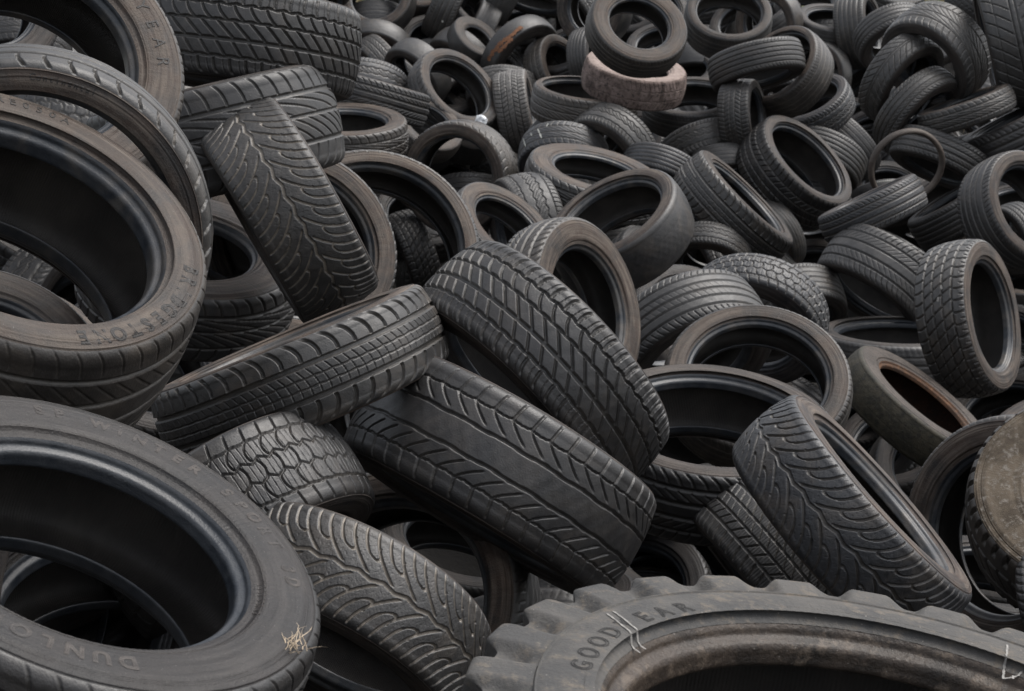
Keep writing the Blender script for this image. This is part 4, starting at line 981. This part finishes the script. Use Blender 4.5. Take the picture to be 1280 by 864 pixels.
((3.94, 13.44, 1.4), (0.04, 0.39, 0.92), .31),
((4.5, 13.32, 1.33), (-0.37, -0.23, 0.9), .31),
((5, 13.33, 1.13), (-0.12, 0.84, 0.53), .31),
((-5.15, 13.87, 2.09), (0.38, 0.74, 0.56), .31),
((-3.85, 14.13, 2.08), (-0.06, -0.45, 0.89), .31),
((-3.12, 13.94, 2), (-0.03, -0.97, 0.24), .31),
((-2.25, 14.03, 1.86), (0.87, -0.05, 0.49), .31),
((-1.44, 14.09, 1.83), (-0.97, -0.11, 0.2), .31),
((0.31, 14.07, 1.83), (-0.16, 0.64, 0.76), .31),
((1.82, 13.97, 1.99), (-0.27, 0.09, 0.96), .31),
((3.12, 14.14, 1.91), (0.07, 0.77, 0.64), .31),
((3.81, 13.94, 1.81), (0.92, -0.29, 0.25), .31),
((4.6, 14.09, 1.88), (0.51, 0.31, 0.81), .31),
((-5.33, 14.61, 2.14), (-0.19, -0.66, 0.72), .31),
((-4.67, 14.42, 2.13), (-0.22, -0.37, 0.9), .31),
((-3.72, 14.66, 2.33), (0.77, 0.4, 0.49), .31),
((-2.36, 14.66, 2.09), (-0.46, 0.05, 0.89), .31),
((-1.42, 14.62, 1.96), (0.05, -0.27, 0.96), .31),
((0.2, 14.65, 1.95), (0.36, -0.47, 0.81), .31),
((0.86, 14.47, 1.98), (0.72, 0.07, 0.69), .31),
((1.95, 14.69, 2.11), (0.33, -0.24, 0.91), .31),
((5.02, 14.68, 1.44), (0.42, 0.8, 0.44), .31),
((-4.93, 15.1, 2.32), (0.01, -0.1, 0.99), .31),
((-4.32, 15.02, 2.27), (0.56, 0.53, 0.64), .31),
((-3.28, 15.16, 2.26), (-0.92, -0.35, 0.15), .31),
((-2.55, 15.1, 2.28), (-0.11, -0.46, 0.88), .31),
((-1.69, 15, 2.2), (0.18, 0.02, 0.98), .31),
((0.57, 15.19, 2.14), (0.08, -0.3, 0.95), .31),
((1.21, 15.16, 2.18), (-0.6, -0.55, 0.58), .31),
((3.38, 14.88, 2.02), (0.31, -0.48, 0.82), .31),
((3.98, 15.14, 1.71), (-0.42, -0.09, 0.9), .31),
((4.45, 14.98, 1.51), (0.71, -0.28, 0.64), .31),
((-5.75, 15.61, 2.13), (-0.06, -0.41, 0.91), .31),
((-5.04, 15.69, 2.35), (0.9, 0.14, 0.41), .31),
((-3.98, 15.49, 2.28), (-0.19, -0.7, 0.69), .31),
((-2.42, 15.66, 2.43), (0.05, -0.18, 0.98), .31),
((-1.3, 15.64, 2.16), (-0.08, -0.01, 1), .31),
((0.5, 15.78, 2.35), (0.52, 0.01, 0.85), .31),
((1.9, 15.77, 2.31), (-0.66, -0.33, 0.68), .31),
((2.46, 15.7, 2.15), (0.55, 0.09, 0.83), .31),
((3.11, 15.52, 2.03), (-0.16, -0.64, 0.75), .31),
((3.63, 15.73, 1.85), (-0.72, -0.41, 0.56), .31),
((4.71, 15.69, 1.14), (-0.44, 0.01, 0.9), .31),
((5.53, 15.54, 0.87), (0.07, -0.13, 0.99), .31),
((-5.88, 16.29, 2.17), (-0.35, 0.38, 0.86), .31),
((-4.6, 16.17, 2.34), (0.07, -0.03, 1), .31),
((-3.6, 16.25, 2.36), (0.75, 0.16, 0.64), .31),
((-2.65, 16.11, 2.26), (0.4, 0.29, 0.87), .31),
((-1.23, 16.23, 2.39), (0.01, -0.97, 0.25), .31),
((1.01, 16.02, 2.43), (-0.39, -0.14, 0.91), .31),
((1.96, 16.35, 2.22), (-0.25, -0.82, 0.52), .31),
((3.62, 16.31, 1.89), (0.45, 0.15, 0.88), .31),
((4.24, 16.18, 1.36), (0.72, -0.11, 0.69), .31),
((5.31, 16.35, 1.02), (-0.78, 0.34, 0.52), .31),
((5.79, 16.15, 0.74), (0.07, -0.87, 0.49), .31),
((-5.94, 16.78, 1.96), (0.38, 0.45, 0.81), .31),
((-5.3, 16.78, 2.2), (-0.06, -0.24, 0.97), .31),
((-3.26, 16.84, 2.4), (0.09, 0.86, 0.49), .31),
((-2.74, 16.65, 2.47), (0.39, -0.65, 0.66), .31),
((-2.2, 16.72, 2.3), (0.03, -0.15, 0.99), .31),
((-1.49, 16.87, 2.44), (0.69, 0.68, 0.26), .31),
((0.21, 16.85, 2.36), (-0.17, -0.06, 0.98), .31),
((0.85, 16.68, 2.33), (0.17, -0.03, 0.99), .31),
((2.36, 16.87, 2.19), (0.27, 0.58, 0.77), .31),
((3.95, 16.58, 1.61), (0.24, -0.65, 0.72), .31),
((4.91, 16.78, 1.12), (0.63, -0.1, 0.77), .31),
((5.72, 16.81, 0.88), (-0.23, -0.03, 0.97), .31),
((-6.26, 17.4, 2.14), (0.16, 0.25, 0.95), .31),
((-5.16, 17.38, 2.21), (-0.82, 0.07, 0.57), .31),
((-4.32, 17.22, 2.54), (0.23, -0.51, 0.83), .31),
((-3.53, 17.4, 2.38), (-0.26, -0.13, 0.96), .31),
((-2.83, 17.26, 2.51), (0.66, -0.01, 0.75), .31),
((-2.23, 17.26, 2.48), (-0.75, -0.65, 0.13), .31),
((-1.52, 17.4, 2.31), (0.26, -0.83, 0.5), .31),
((-0.96, 17.1, 2.27), (0.67, -0.23, 0.71), .31),
((0.11, 17.44, 2.32), (0.67, 0.72, 0.19), .31),
((0.69, 17.4, 2.46), (0.63, -0.17, 0.76), .31),
((1.51, 17.38, 2.2), (-0.07, -0.01, 1), .31),
((2.82, 17.28, 2.16), (0.77, -0.59, 0.23), .31),
((4.7, 17.33, 1.44), (0.04, -0.28, 0.96), .31),
((5.36, 17.21, 1.05), (-0.63, 0.05, 0.77), .31),
((6.13, 17.39, 0.92), (0.14, 0.28, 0.95), .31),
((-5.67, 17.9, 2.01), (0.18, 0.98, 0.11), .31),
((-4.51, 17.99, 2.48), (-0.32, 0.29, 0.9), .31),
((-3.99, 17.68, 2.54), (-0.08, 0.38, 0.92), .31),
((-2.78, 17.94, 2.57), (0.2, -0.3, 0.93), .31),
((-1.8, 17.81, 2.55), (-0.18, -0.67, 0.72), .31),
((-1.11, 17.8, 2.33), (0.78, 0.23, 0.58), .31),
((2.17, 17.81, 2.2), (0.57, 0.82, 0.1), .31),
((2.96, 17.93, 2.2), (0.76, 0.15, 0.63), .31),
((3.47, 17.73, 1.99), (-0.08, -0.42, 0.9), .31),
((5.95, 17.86, 1.14), (0.12, 0.47, 0.87), .31),
((-3.20, 18.00, 2.79), (-0.36, -0.35, 0.86), .31),
((-2.78, 18.50, 2.82), (0.47, -0.18, 0.86), .31),
((-2.36, 18.00, 2.83), (0.71, 0.13, 0.69), .31),
((-1.94, 18.50, 2.64), (-0.21, -0.29, 0.93), .31),
((-1.52, 18.00, 2.74), (-0.84, 0.17, 0.52), .31),
((-1.10, 18.50, 2.67), (-0.85, -0.42, 0.31), .31),
((-0.68, 18.00, 2.79), (-0.06, 0.34, 0.94), .31),
((-0.26, 18.50, 2.65), (0.25, 0.38, 0.89), .31),
((0.16, 18.00, 2.62), (-0.67, -0.61, 0.41), .31),
((0.58, 18.50, 2.67), (0.60, -0.63, 0.49), .31),
((1.00, 18.00, 2.68), (0.39, -0.04, 0.92), .31),
((1.42, 18.50, 2.77), (0.65, -0.16, 0.74), .31),
((1.84, 18.00, 2.50), (0.09, 0.31, 0.95), .31),
((2.26, 18.50, 2.42), (0.36, -0.08, 0.93), .31),
((2.68, 18.00, 2.38), (-0.57, 0.68, 0.45), .31),
((3.10, 18.50, 2.48), (0.76, 0.33, 0.57), .31),
]
SPECIAL = {
 'lug': {'tread': 'dusty', 'sidewall': 'dusty', 'bead': 'dusty_bead'},
 'truck': {'sidewall': 'mud', 'bead': 'mud'},
 'clay': {'tread': 'clay', 'sidewall': 'clay_side', 'bead': 'clay_side'},
 'rust': {'tread': 'olive', 'sidewall': 'brownside', 'bead': 'rust', 'inner': 'rust_liner'},
}
BUILT = {}
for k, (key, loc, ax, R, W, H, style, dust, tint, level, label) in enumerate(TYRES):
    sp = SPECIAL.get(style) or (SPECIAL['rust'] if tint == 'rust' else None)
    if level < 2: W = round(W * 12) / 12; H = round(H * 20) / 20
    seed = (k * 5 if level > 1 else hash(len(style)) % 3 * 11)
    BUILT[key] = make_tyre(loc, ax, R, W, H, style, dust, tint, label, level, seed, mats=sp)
STY = ['rib', 'ribs5', 'slots', 'fine', 'wave', 'block']
for k, (loc, ax, R) in enumerate(BURIED):
    make_tyre(loc, ax, R, .667, .65, STY[k % 6], .15 + .2 * ((k * 7) % 10) / 10, 'dark', 'dark tyre buried deep in the heap and seen only through a gap', 1, 0, 'tyres buried in the heap')  # dark tone and thin dust put the gap shade into their colour
for k, (loc, ax, R) in enumerate(OUTER[:OWN]):
    make_tyre(loc, ax, R, .667, .65, STY[(k * 5) % 6], .2 + .6 * ((k * 3) % 10) / 10, ('dark', 'mid', 'brown')[k % 3], 'dark tyre under or beyond the ones in view', 0, 0, 'tyres hidden in the heap')
def heap_rest(items):
    """all further tyres of the heap, far outside or under the view, as one mesh"""
    ms = tyre_meshes('rib', -1, .667, .65, 0)
    names = ['tread', 'sidewall', 'sidewall_back', 'bead', 'bead_back', 'inner_liner']; kinds = [0, 1, 1, 2, 2, 3]
    co = []; q = []; mi = []; o = 0
    for nm, kd in zip(names, kinds):
        me = ms[nm]; c = np.empty(len(me.vertices) * 3, np.float32); me.vertices.foreach_get('co', c); co.append(c.reshape(-1, 3))
        l = np.empty(len(me.loops), np.int32); me.loops.foreach_get('vertex_index', l); q.append(l.reshape(-1, 4) + o); mi.append(np.full(len(me.polygons), kd)); o += len(c) // 3
    co = np.concatenate(co); q = np.concatenate(q); mi = np.concatenate(mi)
    P = []; Q = []
    for k, (loc, ax, R) in enumerate(items):
        M = np.array(Vector((0, 0, 1)).rotation_difference(Vector(ax).normalized()).to_matrix())
        P.append(co @ M.T * R + np.array(loc)); Q.append(q + k * len(co))
    P = np.concatenate(P); Q = np.concatenate(Q)
    me = bpy.data.meshes.new('heaped_tyres')
    me.vertices.add(len(P)); me.vertices.foreach_set('co', P.reshape(-1).astype(np.float32))
    me.loops.add(Q.size); me.loops.foreach_set('vertex_index', Q.reshape(-1).astype(np.int32))
    me.polygons.add(len(Q)); me.polygons.foreach_set('loop_start', np.arange(0, Q.size, 4, dtype=np.int32))
    me.polygons.foreach_set('use_smooth', np.ones(len(Q), dtype=bool))
    for nm in ('tread', 'side', 'bead', 'liner'): me.materials.append(MAT[nm])
    me.polygons.foreach_set('material_index', np.tile(mi, len(items)).astype(np.int32))
    me.update(calc_edges=True)
    ob = link(bpy.data.objects.new('heaped_tyres', me)); ob['kind'] = 'stuff'; ob.color = (1, 1, 1, .35); ob['grime'] = .2
    ob['label'] = 'further dark tyres of the heap beyond the ones in view'; ob['category'] = 'tyres'
heap_rest(OUTER[OWN:])

for key, text, a0, step, rad, size, mat, outl in [
    ('T2', 'BRIDGESTONE', .177, -.108, .855, .105, 'side', True),
    ('T2', 'RE050A', 2.04, -.082, .855, .075, 'side', False),
    ('T4', 'GOODYEAR', 1.597, -.169, .81, .11, 'side', False),
    ('T15', 'GOODYEAR', 2.9417, -.1036, .728, .072, 'letter', True),
    ('T3', 'Continental', 1.70, -.036, .885, .05, 'side', False),
    ('T1', 'DUNLOP', -1.14, -.1217, .79, .10, 'side', True),
    ('T1', 'SP', 2.1025, -.1062, .83, .085, 'side', True),
    ('T1', 'WINTER', 1.784, -.1062, .83, .085, 'side', True),
    ('T1', 'SPORT', 1.04, -.1062, .83, .085, 'side', True),
    ('T1', '3D', .403, -.1062, .83, .085, 'side', True),
    ('T1', '235/55R17', .237, -.0405, .70, .04, 'side', False)]:
    sw = BUILT[key][1]['sidewall']
    lettering(sw, text, a0, step, rad, size, .6, mat, outl, 0)
sw = BUILT['T15'][1]['sidewall']
smear(sw, 'chalk_mark', [[(.80, 2.503), (.65, 2.615)], [(.80, 2.471), (.65, 2.568)]], .0026, 'chalk')
smear(sw, 'chalk_mark', [[(.776, .994), (.69, .955), (.615, .912)], [(.655, .935), (.615, .912), (.65, .892), (.69, .885)], [(.66, .90), (.64, .885)]], .0026, 'chalk')
W28 = BUILT['T28'][1]['tread']
smear(W28, 'paint_mark', [[(2.385, -.10), (2.22, .20)], [(1.91, -.13), (1.77, .16)], [(1.69, -.13), (1.66, -.2)], [(2.1, -.08), (2.05, .0)]], .012, 'white_paint_and_gleam', 'tread')
tr49 = BUILT['T49'][1]['tread']
smear(tr49, 'rust_patch', [[(-2.30, .02), (-2.7, .08), (-3.1, .16), (-3.4, .12)], [(-3.05, .22), (-2.8, .22), (-2.6, .17)]], .045, 'orange', 'tread', .6)
tr77 = BUILT['T77'][1]['tread']
smear(tr77, 'gleam_dots', [[(2.0 - .05 * k, -.2), (2.0 - .05 * k - .022, -.2)] for k in range(9)], .02, 'white_paint_and_gleam', 'tread', .3)  # wet gleam painted as a row of white dots
smear(BUILT['T23'][1]['tread'], 'paint_mark', [[(-2.72, .05), (-2.67, .07)], [(-2.58, .02), (-2.52, .01)], [(2.99, -.08), (2.95, -.06)]], .012, 'chalk', 'tread', .7)
smear(BUILT['T34'][1]['sidewall'], 'pale_chip', [[(.926, a), (.930, a - .035)] for a in (1.98, 1.86, 1.735, 1.61, 1.50, 1.40, 1.31, 1.215, 1.12, 1.01, .886)], .012, 'chalk', 'side', .6)
smear(BUILT['T80'][1]['tread'], 'paint_line', [[(3.011, -.066), (3.337, -.062), (3.515, -.066)], [(3.125, .057), (3.46, .066), (3.686, .06)]], .008, 'chalk', 'tread', .6)
smear(BUILT['T45'][1]['tread'], 'paint_mark', [[(-1.25, .10), (-1.20, .13)]], .02, 'white_paint_and_gleam', 'tread', .6)

# ------------------------------------------------------------------ small things
def blades(name, base, n, length, spread, mat, width=.0016, up=Vector((0, 0, 1)), seed=1, droop=.5):
    rg = random.Random(seed); verts = []; faces = []
    for k in range(n):
        p = base + Vector((rg.gauss(0, spread), rg.gauss(0, spread), rg.gauss(0, spread * .3)))
        d = (up + Vector((rg.gauss(0, .6), rg.gauss(0, .6), rg.gauss(0, .35)))).normalized()
        l = length * rg.uniform(.4, 1.1); side = d.cross(Vector((rg.random() - .5, rg.random() - .5, rg.random() - .5))).normalized()
        n2 = d.cross(side)
        o = len(verts); S = 5
        for i in range(S + 1):
            u = i / S; c = p + d * l * u + Vector((rg.gauss(0, .04), rg.gauss(0, .04), -droop * u * u)) * l
            w = width * (1 - .8 * u)
            for q in (side, -side * .5 + n2 * .87, -side * .5 - n2 * .87): verts.append(c + q * w)
        for i in range(S):
            for q in range(3): faces.append([o + 3 * i + q, o + 3 * i + (q + 1) % 3, o + 3 * i + 3 + (q + 1) % 3, o + 3 * i + 3 + q])
    me = bpy.data.meshes.new(name); me.from_pydata(verts, [], faces); me.update(); me.materials.append(MAT[mat])
    return link(bpy.data.objects.new(name, me))
def on_tyre(key, r, a, lift=.0):
    o = BUILT[key][1]['sidewall']
    z = side_z(o.data, min(r, .93), a)
    bpy.context.view_layer.update()
    return o.matrix_world @ Vector((r * math.cos(a), r * math.sin(a), z + lift)), (o.matrix_world.to_3x3() @ Vector((0, 0, 1))).normalized()
p, nrm = on_tyre('T1', .85, -.20, .004); p2, _ = on_tyre('T1', .925, -.30, .004)
tuft = blades('dry_grass_tuft', (p + p2) / 2, 30, .042, .008, 'straw', .0008, (p - p2).normalized() * 1.1 + nrm * .12, 5, .25)
tuft['label'] = 'little tuft of dry straw-coloured grass stuck on the big lower left tyre'; tuft['category'] = 'dry grass'
def thin_ring(loc, axis, R, r):
    q = Vector((0, 0, 1)).rotation_difference(Vector(axis).normalized())
    A = np.arange(160) / 160 * TAU; B = np.arange(17) / 16 * TAU
    rr = R + r * .8 * np.cos(B)[None, :] + sag(A, 3)[:, None] * R * 1.5; zz = r * 1.35 * np.sin(B)[None, :] + sag(A, 9)[:, None] * R * 3
    me = mesh_grid('rubber_ring', spin(A, rr, zz)); me.materials.append(MAT['side'])
    o = link(bpy.data.objects.new('rubber_ring', me)); o.location = loc; o.rotation_mode = 'QUATERNION'; o.rotation_quaternion = q
    o.color = (1.5, 1.4, 1.3, .8)
    o['label'] = 'thin rubber ring standing upright in front of the broad worn tyre'; o['category'] = 'ring'
thin_ring((2.101, 9.833, 2.486), (.16, -1, -.25), 0.196, .019)
def scrap(loc):
    rg = random.Random(4); V = []; F = []
    nx, ny = 9, 6
    for i in range(nx):
        for j in range(ny):
            u, v = i / (nx - 1) - .5, j / (ny - 1) - .5
            V.append((u * .062, v * .036 * (1 - u * u), .018 * math.cos(u * 3) + rg.uniform(-.004, .004) - .02 * v * v + .012 * v))
    for i in range(nx - 1):
        for j in range(ny - 1): F.append([i * ny + j, (i + 1) * ny + j, (i + 1) * ny + j + 1, i * ny + j + 1])
    me = bpy.data.meshes.new('plastic_scrap'); me.from_pydata(V, [], F); me.update(); me.materials.append(MAT['scrap'])
    o = link(bpy.data.objects.new('plastic_scrap', me)); o.location = loc; o.rotation_euler = (math.radians(58), math.radians(22), .2)
    md = o.modifiers.new('thickness', 'SOLIDIFY'); md.thickness = .002
    o['label'] = 'small shiny white scrap on top of the tyre with the reddish brown ring'; o['category'] = 'scrap'
scrap((-0.157, 9.568, 2.756))

# ------------------------------------------------------------------ ground: earth mound added under heap to block light, grassy bank behind
CENT = np.array([t[1] for t in TYRES]); RAD = np.array([t[3] for t in TYRES])
def bank(x, y): return 3.02 * (lambda t: t * t * (3 - 2 * t))(min(1, max(0, (y - 19.2) / 2.2)))
def ground_z(x, y):
    b = bank(x, y)
    d = np.hypot(CENT[:, 0] - x, CENT[:, 1] - y)
    h = np.min(CENT[:, 2] - 2.7 * RAD + 1.1 * np.maximum(0, d - .35))
    foot = max(0, 1 - max(0, abs(x) - .22 * y - 1.6) / 1.2) * min(1, max(0, (y + 1.2) / 1.5))
    h = min(h, 1.1) * foot
    return max(h, b * 1.0, 0) if y < 19.2 else max(b, min(h, b))
xs = np.concatenate([[-400, -120, -50, -25], np.arange(-12, 12.01, .35), [25, 50, 120, 400]])
ys = np.concatenate([[-200, -60, -20, -8], np.arange(-3, 24, .35), [27, 32, 45, 80, 160, 400, 900]])
V = []; Fc = []
for x in xs:
    for y in ys: V.append((x, y, ground_z(x, y) - .02 + (.05 * mnoise.noise((x * 1.3, y * 1.3, 0)) if abs(x) < 13 and y < 30 else 0)))
ny = len(ys)
for i in range(len(xs) - 1):
    for j in range(ny - 1): Fc.append([i * ny + j, (i + 1) * ny + j, (i + 1) * ny + j + 1, i * ny + j + 1])
me = bpy.data.meshes.new('ground'); me.from_pydata(V, [], Fc); me.update()
for pl in me.polygons: pl.use_smooth = True
m, nt, b = new_mat('earth_and_grass'); g = NT(nt)
tc = g.n('ShaderNodeTexCoord').outputs['Object']; sp = g.n('ShaderNodeSeparateXYZ'); g.put(sp.inputs[0], tc)
n1 = g.noise(tc, 1.2, 6, .6); n2 = g.noise(tc, 9, 5, .65)
shade_soil = g.mix(n2, (.006, .0055, .005), (.016, .014, .012))  # earth toned near black, painting shade into the gaps
grass = g.mix(g.ramp(n1, .35, .65), (.05, .085, .03), (.14, .125, .065))
g.put(b.inputs['Base Color'], g.mix(g.ramp(sp.outputs[2], 2.6, 2.95), shade_soil, grass))
b.inputs['Roughness'].default_value = .95
g.put(b.inputs['Normal'], g.bump(n2, .8, .03))
me.materials.append(m)
gr = link(bpy.data.objects.new('ground', me)); gr['kind'] = 'structure'
# grass on the bank
def grass_strip(name, y0, y1, n, length, c0, c1, seed):
    m, nt, b = new_mat(name + '_blades'); g = NT(nt)
    tc = g.n('ShaderNodeTexCoord').outputs['Object']
    g.put(b.inputs['Base Color'], g.mix(g.ramp(g.noise(tc, 3, 3, .6), .35, .65), c0, c1)); b.inputs['Roughness'].default_value = .8
    rg = np.random.RandomState(seed)
    x = rg.uniform(-7, 8, n); y = rg.uniform(y0, y1, n); ln = length * rg.uniform(.5, 1.2, n); a = rg.uniform(0, TAU, n); lean = rg.normal(0, .35, (n, 2)); w = .006
    z = np.array([bank(0, q) for q in y]) - .03
    dx, dy = np.cos(a) * w, np.sin(a) * w
    P0 = np.stack([x - dx, y - dy, z], 1); P1 = np.stack([x + dx, y + dy, z], 1)
    P2 = np.stack([x + lean[:, 0] * ln * .5, y + lean[:, 1] * ln * .5, z + ln * .6], 1)
    P3 = np.stack([x + lean[:, 0] * ln, y + lean[:, 1] * ln, z + ln * (1 - .3 * np.abs(lean[:, 0]))], 1)
    Vv = np.stack([P0, P1, P2 + np.stack([dx, dy, 0 * dx], 1) * .7, P2 - np.stack([dx, dy, 0 * dx], 1) * .7, P3], 1).reshape(-1, 3)
    o = np.arange(n) * 5
    Ff = [[k, k + 1, k + 2, k + 3] for k in o] + [[k + 3, k + 2, k + 4] for k in o]
    me = bpy.data.meshes.new(name); me.from_pydata(Vv.tolist(), [], Ff); me.update(); me.materials.append(m)
    ob = link(bpy.data.objects.new(name, me)); ob['kind'] = 'stuff'
    return ob
gs = grass_strip('dry_grass', 20.2, 23, 6000, .34, (.20, .155, .085), (.30, .24, .14), 3)
gs['label'] = 'dry straw-coloured grass along the top edge behind the heap'; gs['category'] = 'grass'
gg = grass_strip('green_grass', 23, 30, 16000, .34, (.035, .10, .035), (.06, .13, .045), 4)
gg['label'] = 'green grass far behind the heap at the top edge'; gg['category'] = 'grass'

# ------------------------------------------------------------------ light
w = bpy.data.worlds.new('World'); scene.world = w; w.use_nodes = True
nt = w.node_tree; nt.nodes.clear()
SUN_EL, SUN_ROT = math.radians(62), math.radians(70)
sky = nt.nodes.new('ShaderNodeTexSky'); sky.sky_type = 'NISHITA'; sky.sun_disc = False
sky.sun_elevation = SUN_EL; sky.sun_rotation = SUN_ROT; sky.dust_density = 4; sky.ozone_density = 1; sky.air_density = 1
hs = nt.nodes.new('ShaderNodeHueSaturation'); hs.inputs['Saturation'].default_value = .28
bg = nt.nodes.new('ShaderNodeBackground'); bg.inputs[1].default_value = .125
wo = nt.nodes.new('ShaderNodeOutputWorld')
nt.links.new(sky.outputs[0], hs.inputs['Color']); nt.links.new(hs.outputs[0], bg.inputs[0]); nt.links.new(bg.outputs[0], wo.inputs[0])
sl = bpy.data.lights.new('sun', 'SUN'); sl.energy = 1.0; sl.angle = math.radians(45); sl.color = (1, .965, .92)
so = bpy.data.objects.new('sun', sl); COL.objects.link(so)
d = Vector((math.sin(SUN_ROT) * math.cos(SUN_EL), math.cos(SUN_ROT) * math.cos(SUN_EL), math.sin(SUN_EL)))
so.rotation_euler = d.to_track_quat('Z', 'Y').to_euler(); so.location = d * 60

# ------------------------------------------------------------------ camera
cam = bpy.data.cameras.new('camera'); cam.lens = 65; cam.sensor_width = 36; cam.sensor_fit = 'HORIZONTAL'; cam.clip_start = .05; cam.clip_end = 3000
co = bpy.data.objects.new('camera', cam); COL.objects.link(co)
co.location = (0, 0, 3.6); co.rotation_euler = (math.radians(90 - 12), 0, 0)
cam.dof.use_dof = True; cam.dof.focus_distance = 3.3; cam.dof.aperture_fstop = 18
scene.camera = co
scene.view_settings.view_transform = 'Standard'; scene.view_settings.look = 'None'; scene.view_settings.exposure = .87; scene.view_settings.gamma = 1
scene.cycles.max_bounces = 6; scene.cycles.diffuse_bounces = 3; scene.cycles.glossy_bounces = 3
scene.cycles.use_denoising = True
try: scene.cycles.denoiser = 'OPENIMAGEDENOISE'
except Exception: pass
